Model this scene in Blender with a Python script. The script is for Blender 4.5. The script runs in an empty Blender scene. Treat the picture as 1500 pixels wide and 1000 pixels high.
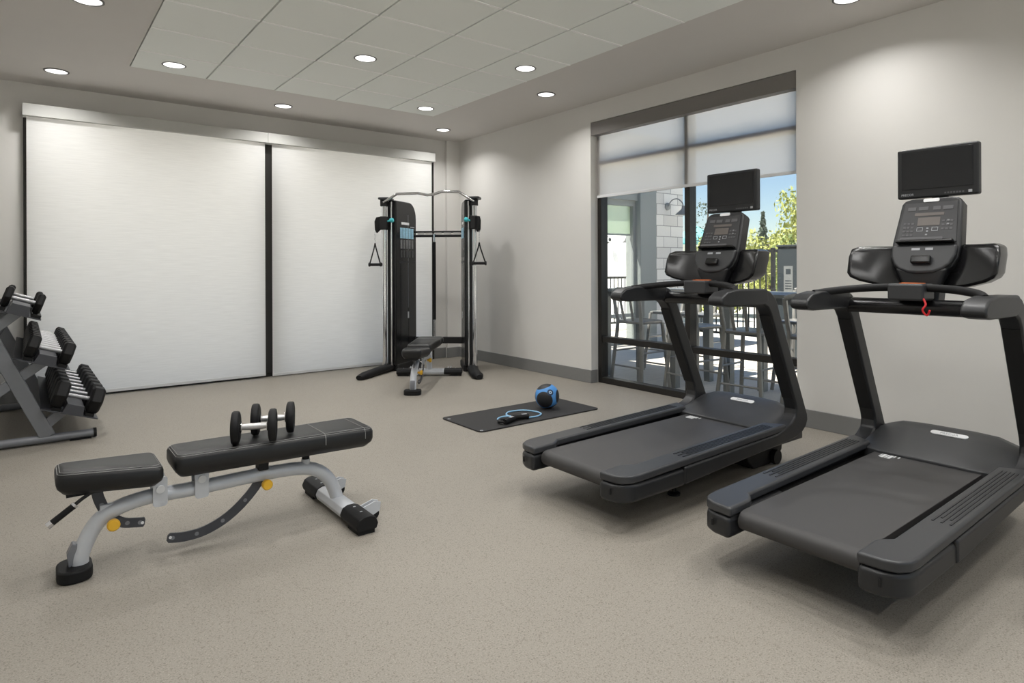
import bpy, bmesh, math, random
from mathutils import Vector, Matrix, Euler

random.seed(7)
R = math.radians
scn = bpy.context.scene
COL = scn.collection

# ------------------------------------------------------------------ camera
CAM_H, F_PX, CX, CY = 1.2524, 928.55, 780.06, 390.54      # for a 1500 x 1000 frame
YAW, ROLL = R(38.5836), R(-0.2065)
cam_d = bpy.data.cameras.new('camera')
cam = bpy.data.objects.new('camera', cam_d)
COL.objects.link(cam)
fw = Vector((math.sin(YAW), math.cos(YAW), 0)); rt = Vector((math.cos(YAW), -math.sin(YAW), 0)); up = Vector((0, 0, 1))
ax = rt * math.cos(ROLL) + up * math.sin(ROLL)
ay = -rt * math.sin(ROLL) + up * math.cos(ROLL)
m = Matrix((ax, ay, -fw)).transposed().to_4x4()
m.translation = (0, 0, CAM_H)
cam.matrix_world = m
cam_d.sensor_fit = 'HORIZONTAL'; cam_d.sensor_width = 36
cam_d.lens = F_PX / 1500 * 36
cam_d.shift_x = -(CX - 750) / 1500
cam_d.shift_y = -(500 - CY) / 1500
cam_d.clip_start = 0.05; cam_d.clip_end = 400
scn.camera = cam

# ------------------------------------------------------------------ world, sun, exposure
SKY_STRENGTH = 0.098
SUN_STRENGTH = 8.0
LAMP_W = 5.1
world = bpy.data.worlds.new('sky'); scn.world = world; world.use_nodes = True
wn = world.node_tree; wn.nodes.clear()
sky = wn.nodes.new('ShaderNodeTexSky'); sky.sky_type = 'NISHITA'
sky.sun_disc = False; sky.sun_elevation = R(63); sky.sun_rotation = R(315)
sky.altitude = 200; sky.air_density = 1.0; sky.dust_density = 0.25; sky.ozone_density = 2.2
bg = wn.nodes.new('ShaderNodeBackground'); bg.inputs['Strength'].default_value = SKY_STRENGTH
wo = wn.nodes.new('ShaderNodeOutputWorld')
wn.links.new(sky.outputs[0], bg.inputs['Color']); wn.links.new(bg.outputs[0], wo.inputs['Surface'])
sun_d = bpy.data.lights.new('sun', 'SUN'); sun_d.energy = SUN_STRENGTH; sun_d.angle = R(0.6); sun_d.color = (1, 0.95, 0.87)
sun = bpy.data.objects.new('sun', sun_d); COL.objects.link(sun)
sun.rotation_euler = Vector((0.58, -0.40, -1.05)).to_track_quat('-Z', 'Y').to_euler()
sun.location = (-10, 18, 22)
vs = scn.view_settings
vs.view_transform = 'Standard'; vs.look = 'None'; vs.exposure = 0.72; vs.gamma = 1.0; vs.use_curve_mapping = False

# ------------------------------------------------------------------ materials
def lin(c):
    c /= 255
    return c / 12.92 if c <= 0.04045 else ((c + 0.055) / 1.055) ** 2.4
def rgb(r, g, b): return (lin(r), lin(g), lin(b), 1)

def pm(name, col, rough=0.5, metal=0.0, var=0.08, scale=30.0, bump=0.0, bscale=200.0, spec=0.5, coat=0.0, stretch=None):
    mt = bpy.data.materials.new(name); mt.use_nodes = True
    nt = mt.node_tree; p = nt.nodes['Principled BSDF']
    p.inputs['Roughness'].default_value = rough; p.inputs['Metallic'].default_value = metal
    p.inputs['Specular IOR Level'].default_value = spec; p.inputs['Coat Weight'].default_value = coat
    tc = nt.nodes.new('ShaderNodeTexCoord'); src = tc.outputs['Object']
    if stretch:
        mp = nt.nodes.new('ShaderNodeMapping'); mp.inputs['Scale'].default_value = stretch
        nt.links.new(src, mp.inputs['Vector']); src = mp.outputs['Vector']
    nz = nt.nodes.new('ShaderNodeTexNoise'); nz.inputs['Scale'].default_value = scale; nz.inputs['Detail'].default_value = 3
    nt.links.new(src, nz.inputs['Vector'])
    mx = nt.nodes.new('ShaderNodeMix'); mx.data_type = 'RGBA'
    mx.inputs['A'].default_value = tuple(c * (1 - var) for c in col[:3]) + (1,)
    mx.inputs['B'].default_value = tuple(min(1, c * (1 + var)) for c in col[:3]) + (1,)
    nt.links.new(nz.outputs['Fac'], mx.inputs['Factor']); nt.links.new(mx.outputs['Result'], p.inputs['Base Color'])
    if bump:
        n2 = nt.nodes.new('ShaderNodeTexNoise'); n2.inputs['Scale'].default_value = bscale; n2.inputs['Detail'].default_value = 2
        nt.links.new(src, n2.inputs['Vector'])
        bp = nt.nodes.new('ShaderNodeBump'); bp.inputs['Strength'].default_value = bump; bp.inputs['Distance'].default_value = 0.002
        nt.links.new(n2.outputs['Fac'], bp.inputs['Height']); nt.links.new(bp.outputs['Normal'], p.inputs['Normal'])
    return mt

def emit(name, col, strength):
    mt = bpy.data.materials.new(name); mt.use_nodes = True
    nt = mt.node_tree; nt.nodes.clear()
    e = nt.nodes.new('ShaderNodeEmission'); e.inputs['Color'].default_value = col; e.inputs['Strength'].default_value = strength
    o = nt.nodes.new('ShaderNodeOutputMaterial'); nt.links.new(e.outputs[0], o.inputs['Surface'])
    return mt

def floor_material():
    mt = bpy.data.materials.new('speckled_rubber_floor'); mt.use_nodes = True
    nt = mt.node_tree; p = nt.nodes['Principled BSDF']; N = nt.nodes.new; L = nt.links.new
    p.inputs['Roughness'].default_value = 0.55; p.inputs['Specular IOR Level'].default_value = 0.35
    tc = N('ShaderNodeTexCoord')
    n1 = N('ShaderNodeTexNoise'); n1.inputs['Scale'].default_value = 185; n1.inputs['Detail'].default_value = 3; n1.inputs['Roughness'].default_value = 0.75
    v1 = N('ShaderNodeTexVoronoi'); v1.inputs['Scale'].default_value = 230
    n2 = N('ShaderNodeTexNoise'); n2.inputs['Scale'].default_value = 1.3
    for n in (n1, v1, n2): L(tc.outputs['Object'], n.inputs['Vector'])
    r1 = N('ShaderNodeValToRGB'); e = r1.color_ramp.elements
    e[0].position = 0.30; e[0].color = rgb(98, 93, 86); e[1].position = 0.70; e[1].color = rgb(186, 180, 169)
    a = e.new(0.42); a.color = rgb(150, 144, 134); a = e.new(0.60); a.color = rgb(158, 152, 142)
    L(n1.outputs['Fac'], r1.inputs['Fac'])
    r2 = N('ShaderNodeValToRGB'); e = r2.color_ramp.elements
    e[0].position = 0.0; e[0].color = (0.30, 0.28, 0.24, 1); e[1].position = 0.10; e[1].color = (1, 1, 1, 1)
    sep = N('ShaderNodeSeparateColor'); L(v1.outputs['Color'], sep.inputs['Color']); L(sep.outputs['Red'], r2.inputs['Fac'])
    r2.color_ramp.interpolation = 'CONSTANT'
    mx = N('ShaderNodeMix'); mx.data_type = 'RGBA'; mx.blend_type = 'MULTIPLY'; mx.inputs['Factor'].default_value = 0.36
    L(r1.outputs['Color'], mx.inputs['A']); L(r2.outputs['Color'], mx.inputs['B'])
    mx2 = N('ShaderNodeMix'); mx2.data_type = 'RGBA'; mx2.blend_type = 'MULTIPLY'; mx2.inputs['Factor'].default_value = 0.12
    L(mx.outputs['Result'], mx2.inputs['A']); L(n2.outputs['Fac'], mx2.inputs['B'])
    L(mx2.outputs['Result'], p.inputs['Base Color'])
    bp = N('ShaderNodeBump'); bp.inputs['Strength'].default_value = 0.15; bp.inputs['Distance'].default_value = 0.001
    L(n1.outputs['Fac'], bp.inputs['Height']); L(bp.outputs['Normal'], p.inputs['Normal'])
    return mt

def shade_material(name, col, trans, clear, var=0.05):
    mt = bpy.data.materials.new(name); mt.use_nodes = True
    nt = mt.node_tree; nt.nodes.clear(); N = nt.nodes.new; L = nt.links.new
    tc = N('ShaderNodeTexCoord'); mp = N('ShaderNodeMapping'); mp.inputs['Scale'].default_value = (5, 5, 110)
    nz = N('ShaderNodeTexNoise'); nz.inputs['Scale'].default_value = 1.0; nz.inputs['Detail'].default_value = 4
    L(tc.outputs['Object'], mp.inputs['Vector']); L(mp.outputs['Vector'], nz.inputs['Vector'])
    mx = N('ShaderNodeMix'); mx.data_type = 'RGBA'
    mx.inputs['A'].default_value = tuple(c * (1 - var * 2) for c in col[:3]) + (1,); mx.inputs['B'].default_value = tuple(min(1, c * (1 + var)) for c in col[:3]) + (1,)
    L(nz.outputs['Fac'], mx.inputs['Factor'])
    d = N('ShaderNodeBsdfDiffuse'); t = N('ShaderNodeBsdfTranslucent'); c = N('ShaderNodeBsdfTransparent')
    L(mx.outputs['Result'], d.inputs['Color']); L(mx.outputs['Result'], t.inputs['Color'])
    m1 = N('ShaderNodeMixShader'); m1.inputs[0].default_value = trans
    L(d.outputs[0], m1.inputs[1]); L(t.outputs[0], m1.inputs[2])
    m2 = N('ShaderNodeMixShader'); m2.inputs[0].default_value = clear
    L(m1.outputs[0], m2.inputs[1]); L(c.outputs[0], m2.inputs[2])
    o = N('ShaderNodeOutputMaterial'); L(m2.outputs[0], o.inputs['Surface'])
    return mt

def glass_material(name='window_glass', tint=(0.97, 0.975, 0.97, 1)):
    mt = bpy.data.materials.new(name); mt.use_nodes = True
    nt = mt.node_tree; nt.nodes.clear(); N = nt.nodes.new; L = nt.links.new
    t = N('ShaderNodeBsdfTransparent'); t.inputs['Color'].default_value = tint
    g = N('ShaderNodeBsdfGlossy'); g.inputs['Roughness'].default_value = 0.01
    f = N('ShaderNodeFresnel')
    ge = N('ShaderNodeNewGeometry'); io = N('ShaderNodeMapRange')      # same reflectance on both faces of the thin pane
    io.inputs['To Min'].default_value = 1.45; io.inputs['To Max'].default_value = 1 / 1.45
    L(ge.outputs['Backfacing'], io.inputs['Value']); L(io.outputs['Result'], f.inputs['IOR'])
    m1 = N('ShaderNodeMixShader'); L(f.outputs[0], m1.inputs[0]); L(t.outputs[0], m1.inputs[1]); L(g.outputs[0], m1.inputs[2])
    o = N('ShaderNodeOutputMaterial'); L(m1.outputs[0], o.inputs['Surface'])
    return mt

def brick_material():
    mt = bpy.data.materials.new('white_painted_block'); mt.use_nodes = True
    nt = mt.node_tree; p = nt.nodes['Principled BSDF']; N = nt.nodes.new; L = nt.links.new
    p.inputs['Roughness'].default_value = 0.85
    tc = N('ShaderNodeTexCoord'); mp = N('ShaderNodeMapping'); mp.inputs['Rotation'].default_value = (R(90), 0, 0)
    b = N('ShaderNodeTexBrick'); b.inputs['Scale'].default_value = 1.0
    b.inputs['Brick Width'].default_value = 0.40; b.inputs['Row Height'].default_value = 0.20; b.inputs['Mortar Size'].default_value = 0.006
    b.inputs['Color1'].default_value = rgb(240, 237, 230); b.inputs['Color2'].default_value = rgb(216, 213, 207); b.inputs['Mortar'].default_value = rgb(150, 148, 143)
    L(tc.outputs['Object'], mp.inputs['Vector']); L(mp.outputs['Vector'], b.inputs['Vector']); L(b.outputs['Color'], p.inputs['Base Color'])
    bp = N('ShaderNodeBump'); bp.inputs['Strength'].default_value = 0.5; bp.inputs['Distance'].default_value = 0.01
    L(b.outputs['Fac'], bp.inputs['Height']); bp.invert = True; L(bp.outputs['Normal'], p.inputs['Normal'])
    return mt

def ball_material():
    """blue ball with round black panels and a small emblem, laid out on the ball's own surface"""
    mt = bpy.data.materials.new('medicine_ball_rubber'); mt.use_nodes = True
    nt = mt.node_tree; p = nt.nodes['Principled BSDF']; N = nt.nodes.new; L = nt.links.new
    p.inputs['Roughness'].default_value = 0.5
    tc = N('ShaderNodeTexCoord'); nm = N('ShaderNodeVectorMath'); nm.operation = 'NORMALIZE'; L(tc.outputs['Object'], nm.inputs[0])
    v = Vector((-0.626, -0.753, 0.2)).normalized(); r = Vector((0.78, -0.62, 0)).normalized(); u = r.cross(v) * -1
    if u.z < 0: u = -u
    def axis(a, b):
        return (v * math.sqrt(max(0, 1 - a * a - b * b)) + r * a + u * b).normalized()
    def disc(axs, ang):
        d = N('ShaderNodeVectorMath'); d.operation = 'DOT_PRODUCT'; L(nm.outputs['Vector'], d.inputs[0]); d.inputs[1].default_value = axs
        g = N('ShaderNodeMath'); g.operation = 'GREATER_THAN'; L(d.outputs['Value'], g.inputs[0]); g.inputs[1].default_value = math.cos(ang)
        return g.outputs[0]
    a1 = axis(-0.28, -0.40); a2 = axis(-0.30, 0.93); a3 = axis(0.97, -0.02)
    fac = None
    for a, ang in ((a1, 43), (a2, 38), (a3, 32), (-a1, 43), (-a2, 38), (-a3, 30), (-v, 28)):
        g = disc(a, R(ang))
        if fac is None: fac = g
        else:
            mm = N('ShaderNodeMath'); mm.operation = 'MAXIMUM'; L(fac, mm.inputs[0]); L(g, mm.inputs[1]); fac = mm.outputs[0]
    blue = rgb(84, 150, 216)
    cur = None
    m1 = N('ShaderNodeMix'); m1.data_type = 'RGBA'; m1.inputs['A'].default_value = blue; m1.inputs['B'].default_value = rgb(38, 38, 40); L(fac, m1.inputs['Factor'])
    cur = m1.outputs['Result']
    em = axis(0.26, 0.28)
    for ang, c in ((15, rgb(24, 52, 84)), (7, rgb(190, 215, 235)), (3.2, rgb(24, 52, 84))):
        m2 = N('ShaderNodeMix'); m2.data_type = 'RGBA'; L(cur, m2.inputs['A']); m2.inputs['B'].default_value = c; L(disc(em, R(ang)), m2.inputs['Factor'])
        cur = m2.outputs['Result']
    L(cur, p.inputs['Base Color'])
    return mt

M = {}
M['floor'] = floor_material()
M['wall'] = pm('painted_wall', rgb(222, 220, 216), 0.75, var=0.015, scale=6, bump=0.05, bscale=350)
M['soffit'] = pm('painted_soffit', rgb(214, 210, 206), 0.8, var=0.015, scale=5)
M['tile'] = pm('acoustic_tile', rgb(244, 247, 243), 0.9, var=0.03, scale=220, bump=0.1, bscale=500)
M['tbar'] = pm('ceiling_grid_metal', rgb(254, 254, 252), 0.5, var=0.02)
M['base'] = pm('grey_rubber_base', rgb(128, 128, 127), 0.5, var=0.04)
M['bronze'] = pm('dark_bronze_aluminium', rgb(42, 40, 38), 0.4, 0.3, var=0.05)
M['shade'] = shade_material('white_shade_weave', rgb(234, 234, 233), 0.36, 0.0, 0.06)
M['shade_r'] = shade_material('white_screen_weave', rgb(252, 247, 241), 0.80, 0.10, 0.01)
M['shade_g'] = shade_material('green_screen_weave', rgb(176, 196, 168), 0.4, 0.05, 0.02)
M['fascia'] = pm('shade_fascia_fabric', rgb(192, 192, 188), 0.7, var=0.03, bump=0.1)
M['fascia_d'] = pm('grey_fascia', rgb(128, 124, 121), 0.6, var=0.03)
M['glass'] = glass_material()
M['black'] = pm('black_plastic', rgb(34, 35, 37), 0.42, var=0.06, bump=0.08, bscale=600)
M['black2'] = pm('charcoal_plastic', rgb(56, 57, 59), 0.40, var=0.05, bump=0.06, bscale=700)
M['blackm'] = pm('matt_black', rgb(20, 20, 21), 0.7, var=0.05)
M['gloss'] = pm('gloss_black', rgb(18, 18, 20), 0.24, var=0.05)
M['rubber'] = pm('black_rubber', rgb(21, 21, 22), 0.6, var=0.08, bump=0.1, bscale=400, spec=0.3)
M['belt'] = pm('treadmill_belt', rgb(62, 61, 61), 0.55, var=0.05, scale=300, bump=0.15, bscale=900)
M['vinyl'] = pm('black_vinyl', rgb(22, 22, 23), 0.42, var=0.05, bump=0.15, bscale=260)
M['stitch'] = pm('grey_thread', rgb(150, 150, 148), 0.7)
M['silver'] = pm('silver_paint', rgb(208, 211, 216), 0.32, 0.15, var=0.03, scale=60)
M['gunmetal'] = pm('grey_paint', rgb(128, 130, 135), 0.38, 0.15, var=0.04)
M['darkgrey'] = pm('dark_grey_paint', rgb(74, 75, 80), 0.45, 0.2, var=0.04)
M['steel'] = pm('dull_steel', rgb(176, 176, 178), 0.38, 0.9, var=0.06, bump=0.4, bscale=900)
M['chrome'] = pm('chrome', rgb(222, 223, 226), 0.14, 1.0, var=0.02)
M['brushed'] = pm('knurled_steel', rgb(205, 205, 206), 0.34, 0.9, var=0.06, bump=0.4, bscale=900)
M['yellow'] = pm('yellow_plastic', rgb(240, 186, 52), 0.4, var=0.03)
M['teal'] = pm('teal_plastic', rgb(72, 190, 200), 0.4, var=0.03)
M['white'] = pm('white_plastic', rgb(232, 233, 234), 0.4, var=0.02)
M['lens'] = emit('downlight_lens', (1, 0.985, 0.96, 1), 1.6)
M['trim'] = pm('downlight_trim', rgb(110, 108, 106), 0.5)
M['reflector'] = pm('downlight_reflector', rgb(225, 223, 220), 0.25, 0.6, var=0.02)
M['screen'] = pm('dark_screen', rgb(34, 35, 37), 0.22, var=0.03)
M['panel'] = pm('console_overlay', rgb(58, 58, 60), 0.35, var=0.04)
M['lcd'] = pm('console_display', rgb(104, 98, 94), 0.3, var=0.06)
M['key'] = pm('console_key', rgb(88, 88, 90), 0.5, var=0.04)
M['print'] = pm('grey_print', rgb(170, 172, 176), 0.5, var=0.02)
M['orange'] = pm('orange_print', rgb(226, 122, 66), 0.5, var=0.03)
M['red'] = pm('red_cord', rgb(214, 40, 48), 0.5, var=0.05)
M['blue'] = pm('blue_placard', rgb(160, 204, 242), 0.45, var=0.4, scale=45)
M['picture'] = pm('placard_drawing', rgb(110, 110, 112), 0.4, var=0.8, scale=60)
M['mat'] = pm('black_foam', rgb(42, 41, 41), 0.75, var=0.06, bump=0.15, bscale=300)
M['ball'] = ball_material()
M['band'] = pm('pale_blue_tube', rgb(150, 198, 232), 0.4, var=0.05)
M['patio'] = pm('patio_paver', rgb(206, 199, 186), 0.7, var=0.18, scale=3.0, stretch=(1, 9, 1))
M['block'] = brick_material()
M['greysteel'] = pm('grey_powder_coat', rgb(128, 131, 130), 0.4, 0.2, var=0.04)
M['column'] = pm('grey_cladding', rgb(138, 144, 142), 0.6, var=0.05)
M['stoolm'] = pm('grey_stool_metal', rgb(152, 151, 147), 0.35, 0.5, var=0.06)
M['stucco'] = pm('white_stucco', rgb(240, 240, 238), 0.85, var=0.02, bump=0.2, bscale=80)
M['iron'] = pm('black_iron', rgb(34, 35, 36), 0.5, 0.2, var=0.04)
M['cabinet'] = pm('slate_cabinet', rgb(50, 57, 61), 0.45, var=0.05)
M['concrete'] = pm('pale_concrete', rgb(222, 217, 210), 0.8, var=0.06, scale=2)
M['grass'] = pm('pale_pavement', rgb(205, 203, 194), 0.9, var=0.08, scale=2)
M['leaf1'] = pm('yellow_green_leaf', rgb(164, 169, 96), 0.7, var=0.35, scale=1.5)
M['leaf2'] = pm('mid_green_leaf', rgb(126, 141, 84), 0.7, var=0.35, scale=1.5)
M['leaf3'] = pm('dark_conifer_needle', rgb(92, 104, 90), 0.8, var=0.3, scale=1.5)
M['bark'] = pm('bark', rgb(94, 84, 76), 0.9, var=0.2, scale=20)
M['canvas'] = pm('teal_canvas', rgb(120, 196, 200), 0.8, var=0.05)

# ------------------------------------------------------------------ mesh helpers
class MB:
    def __init__(s): s.bm = bmesh.new()
    def _add(s, verts, faces, T=None, mi=0):
        vs_ = [s.bm.verts.new((T @ Vector(v)) if T else v) for v in verts]
        for f in faces:
            try:
                fc = s.bm.faces.new([vs_[i] for i in f]); fc.material_index = mi
            except ValueError: pass
        return s
    def box(s, x0, x1, y0, y1, z0, z1, T=None, mi=0):
        v = [(x0, y0, z0), (x1, y0, z0), (x1, y1, z0), (x0, y1, z0), (x0, y0, z1), (x1, y0, z1), (x1, y1, z1), (x0, y1, z1)]
        return s._add(v, [(3, 2, 1, 0), (4, 5, 6, 7), (0, 1, 5, 4), (1, 2, 6, 5), (2, 3, 7, 6), (3, 0, 4, 7)], T, mi)
    def sheet(s, x0, x1, y0, y1, z0, z1):
        return s._add([(x0, y0, z0), (x1, y1, z0), (x1, y1, z1), (x0, y0, z1)], [(0, 1, 2, 3)])
    def prism(s, pts, plane, a, b, T=None, mi=0, f=None):
        def P(p, w):
            if plane == 'xy': return (p[0], p[1], w)
            if plane == 'xz': return (p[0], w, p[1])
            return (w, p[0], p[1])
        n = len(pts)
        v = [P(p, a) for p in pts] + [P(p, b) for p in pts]
        if f: v = [f(*q) for q in v]
        fs = [tuple(range(n - 1, -1, -1)), tuple(range(n, 2 * n))] + [(i, (i + 1) % n, n + (i + 1) % n, n + i) for i in range(n)]
        return s._add(v, fs, T, mi)
    def tube(s, path, r, n=12, closed=False, caps=True, T=None, mi=0, sx=1.0, upv=None):
        pts = [Vector(p) for p in path]; k = len(pts)
        rr = r if isinstance(r, (list, tuple)) else [r] * k
        rings = []; prev = None
        for i in range(k):
            if closed: t = pts[(i + 1) % k] - pts[i - 1]
            else: t = pts[min(i + 1, k - 1)] - pts[max(i - 1, 0)]
            t.normalize()
            if prev is None:
                a = Vector(upv) if upv else (Vector((0, 0, 1)) if abs(t.z) < 0.9 else Vector((1, 0, 0)))
                nrm = (a - t * a.dot(t)).normalized()
            else:
                nrm = (prev - t * prev.dot(t)).normalized()
            prev = nrm; bi = t.cross(nrm)
            rings.append([pts[i] + nrm * (rr[i] * math.sin(2 * math.pi * j / n)) + bi * (rr[i] * sx * math.cos(2 * math.pi * j / n)) for j in range(n)])
        v = [tuple(q) for rg in rings for q in rg]; fs = []
        for i in range(k if closed else k - 1):
            a, b = i * n, ((i + 1) % k) * n
            fs += [(a + j, a + (j + 1) % n, b + (j + 1) % n, b + j) for j in range(n)]
        if caps and not closed:
            fs += [tuple(range(n - 1, -1, -1)), tuple(range((k - 1) * n, k * n))]
        return s._add(v, fs, T, mi)
    def lathe(s, prof, n=24, T=None, mi=0):
        k = len(prof); v = []; fs = []
        for (r_, z_) in prof:
            v += [(max(r_, 1e-5) * math.cos(2 * math.pi * j / n), max(r_, 1e-5) * math.sin(2 * math.pi * j / n), z_) for j in range(n)]
        for i in range(k - 1):
            fs += [(i * n + j, i * n + (j + 1) % n, (i + 1) * n + (j + 1) % n, (i + 1) * n + j) for j in range(n)]
        fs += [tuple(range(n - 1, -1, -1)), tuple(range((k - 1) * n, k * n))]
        return s._add(v, fs, T, mi)
    def cyl(s, p0, p1, r, n=16, mi=0, T=None): return s.tube([p0, p1], r, n, mi=mi, T=T)
    def build(s, name, mat, parent=None, bevel=0.0, segs=2, angle=38, subsurf=0, weld=False):
        if weld: bmesh.ops.remove_doubles(s.bm, verts=s.bm.verts, dist=1e-4)
        bmesh.ops.recalc_face_normals(s.bm, faces=s.bm.faces)
        me = bpy.data.meshes.new(name); s.bm.to_mesh(me); s.bm.free()
        for mt in (mat if isinstance(mat, (list, tuple)) else [mat]): me.materials.append(mt)
        for p in me.polygons: p.use_smooth = True
        me.set_sharp_from_angle(angle=R(angle))
        o = bpy.data.objects.new(name, me); COL.objects.link(o)
        if bevel:
            b = o.modifiers.new('bevel', 'BEVEL'); b.width = bevel; b.segments = segs; b.limit_method = 'ANGLE'; b.angle_limit = R(35); b.harden_normals = True
        if subsurf:
            q = o.modifiers.new('sub', 'SUBSURF'); q.levels = subsurf; q.render_levels = subsurf
        if parent: o.parent = parent
        return o

def tag(o, label=None, cat=None, group=None, kind=None):
    if label: o['label'] = label
    if cat: o['category'] = cat
    if group: o['group'] = group
    if kind: o['kind'] = kind
    return o
def thing(name, label, cat, loc=(0, 0, 0), rz=0.0, group=None):
    o = bpy.data.objects.new(name, None); COL.objects.link(o)
    o.empty_display_size = 0.1
    o.location = loc; o.rotation_euler = (0, 0, rz)
    return tag(o, label, cat, group)
def struct(o): o['kind'] = 'structure'; return o
def kids(o): return [c for c in list(bpy.data.objects) if c.parent is o]
def dup(root, loc=None, rz=None, label=None, group=None):
    def cp(o, par):
        c = o.copy(); COL.objects.link(c)
        if par is not None: c.parent = par
        for ch in kids(o): cp(ch, c)
        return c
    r_ = cp(root, None)
    if loc is not None: r_.location = loc
    if rz is not None: r_.rotation_euler = (0, 0, rz)
    if label: r_['label'] = label
    if group: r_['group'] = group
    return r_
def rrect(x0, x1, y0, y1, r, n=5):
    out = []
    for cx_, cy_, a0 in ((x1 - r, y1 - r, 0), (x0 + r, y1 - r, 90), (x0 + r, y0 + r, 180), (x1 - r, y0 + r, 270)):
        for i in range(n + 1):
            a = R(a0 + 90 * i / n); out.append((cx_ + r * math.cos(a), cy_ + r * math.sin(a)))
    return out
def smooth_path(pts, sub=6):
    P_ = [Vector(p) for p in pts]; out = []
    for i in range(len(P_) - 1):
        p0 = P_[max(i - 1, 0)]; p1 = P_[i]; p2 = P_[i + 1]; p3 = P_[min(i + 2, len(P_) - 1)]
        for k in range(sub):
            t = k / sub
            out.append(0.5 * ((2 * p1) + (p2 - p0) * t + (2 * p0 - 5 * p1 + 4 * p2 - p3) * t * t + (3 * p1 - p0 - 3 * p2 + p3) * t ** 3))
    out.append(P_[-1]); return out
def text_mesh(name, s, size, mat, parent, Mx, depth=0.0006, align='CENTER'):
    cu = bpy.data.curves.new(name, 'FONT'); cu.body = s; cu.size = size; cu.align_x = align; cu.align_y = 'CENTER'; cu.extrude = depth
    to = bpy.data.objects.new(name, cu); COL.objects.link(to)
    bpy.context.view_layer.update()
    me = bpy.data.meshes.new_from_object(to.evaluated_get(bpy.context.evaluated_depsgraph_get()))
    bpy.data.objects.remove(to); bpy.data.curves.remove(cu)
    me.name = name; me.materials.clear(); me.materials.append(mat); me.transform(Mx)
    o = bpy.data.objects.new(name, me); COL.objects.link(o)
    if parent: o.parent = parent
    return o
def frame(origin, xa, ya):
    xa = Vector(xa).normalized(); ya = Vector(ya).normalized(); za = xa.cross(ya)
    m_ = Matrix((xa, ya, za)).transposed().to_4x4(); m_.translation = origin
    return m_

# ------------------------------------------------------------------ room shell
XR, YB, ZC = 4.738, 7.636, 3.0
XL, YF = -0.80, -2.6
WY0, WY1, WZ = 2.604, 4.931, 2.795           # opening in the right wall
BX0, BX1, BZ = -0.024, 4.335, 2.72             # opening in the back wall
T_W = 0.22

struct(MB().box(XL - 0.2, XR + T_W, YF - 0.2, YB + T_W, -0.1, 0).build('floor', M['floor']))
b = MB()
b.box(XR, XR + T_W, YF - 0.2, WY0, 0, ZC); b.box(XR, XR + T_W, WY1, YB + T_W, 0, ZC); b.box(XR, XR + T_W, WY0, WY1, WZ, ZC)
struct(b.build('wall_right', M['wall'], weld=True))
b = MB()
b.box(XL - 0.2, BX0, YB, YB + T_W, 0, ZC); b.box(BX1, XR, YB, YB + T_W, 0, ZC); b.box(BX0, BX1, YB, YB + T_W, BZ, ZC)
b.box(4.543, XR, YB - 0.055, YB, 0, ZC)
struct(b.build('wall_back', M['wall'], weld=True))
struct(MB().box(XL - 0.2, XL, YF, YB, 0, ZC).build('wall_left', M['wall']))
FX0, FX1, FZ = 0.1, 4.2, 2.6
b = MB()
b.box(XL, FX0, YF - 0.2, YF, 0, ZC); b.box(FX1, XR, YF - 0.2, YF, 0, ZC); b.box(FX0, FX1, YF - 0.2, YF, FZ, ZC)
struct(b.build('wall_front', M['wall'], weld=True))
fwn = struct(bpy.data.objects.new('fill_window', None)); COL.objects.link(fwn); fwn.location = (0, YF - 0.15, 0)  # unseen window, added for soft fill light from behind the camera
for (x0, x1, z0, z1) in ((FX0, FX0 + 0.06, 0, FZ), (FX1 - 0.06, FX1, 0, FZ), (2.12, 2.18, 0.06, FZ - 0.06), (FX0 + 0.06, FX1 - 0.06, 0, 0.06), (FX0 + 0.06, FX1 - 0.06, FZ - 0.06, FZ)):
    MB().box(x0, x1, 0, 0.1, z0, z1).build('frame_bar', M['bronze'], fwn)
for (x0, x1) in ((FX0 + 0.06, 2.12), (2.18, FX1 - 0.06)):
    MB().box(x0, x1, 0.05, 0.056, 0.06, FZ - 0.06).build('glass_pane', M['glass'], fwn)
# ceiling: painted soffit round a field of square lay-in tiles
TX0, TX1, TY0, TY1 = 0.70, 3.69, -1.25, 6.45
b = MB()
b.box(XL - 0.2, TX0, YF - 0.2, YB + T_W, ZC, ZC + 0.16); b.box(TX1, XR + T_W, YF - 0.2, YB + T_W, ZC, ZC + 0.16)
b.box(TX0, TX1, YF - 0.2, TY0, ZC, ZC + 0.16); b.box(TX0, TX1, TY1, YB + T_W, ZC, ZC + 0.16)
b.box(XL - 0.2, XR + T_W, YF - 0.2, YB + T_W, ZC + 0.16, ZC + 0.3)
ceil = struct(b.build('ceiling', M['soffit']))
b = MB()
xs = [TX0] + [1.910 + 0.61 * i for i in range(-1, 3)] + [TX1]
ys = [TY0] + [3.479 + 0.61 * j for j in range(-7, 5)] + [TY1]
g = 0.007
for i in range(len(xs) - 1):
    for j in range(len(ys) - 1):
        if xs[i + 1] - xs[i] > 0.1 and ys[j + 1] - ys[j] > 0.05:
            b.box(xs[i] + g, xs[i + 1] - g, ys[j] + (g if j else 0), ys[j + 1] - (g if j < len(ys) - 2 else 0), ZC - 0.004, ZC + 0.03)
b.build('acoustic_tiles', M['tile'], ceil)
b = MB()
b.box(TX0, TX1, TY0, TY1, ZC + 0.022, ZC + 0.03)
for yy in ys[1:-1]:  # white strips along x only, standing in for side-lit groove faces
    for i in range(len(xs) - 1):
        if xs[i + 1] - xs[i] > 0.1: b.box(xs[i] + g, xs[i + 1] - g, yy - 0.010, yy + 0.010, ZC - 0.008, ZC + 0.022)
b.build('grid_bars', M['tbar'], ceil)
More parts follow.
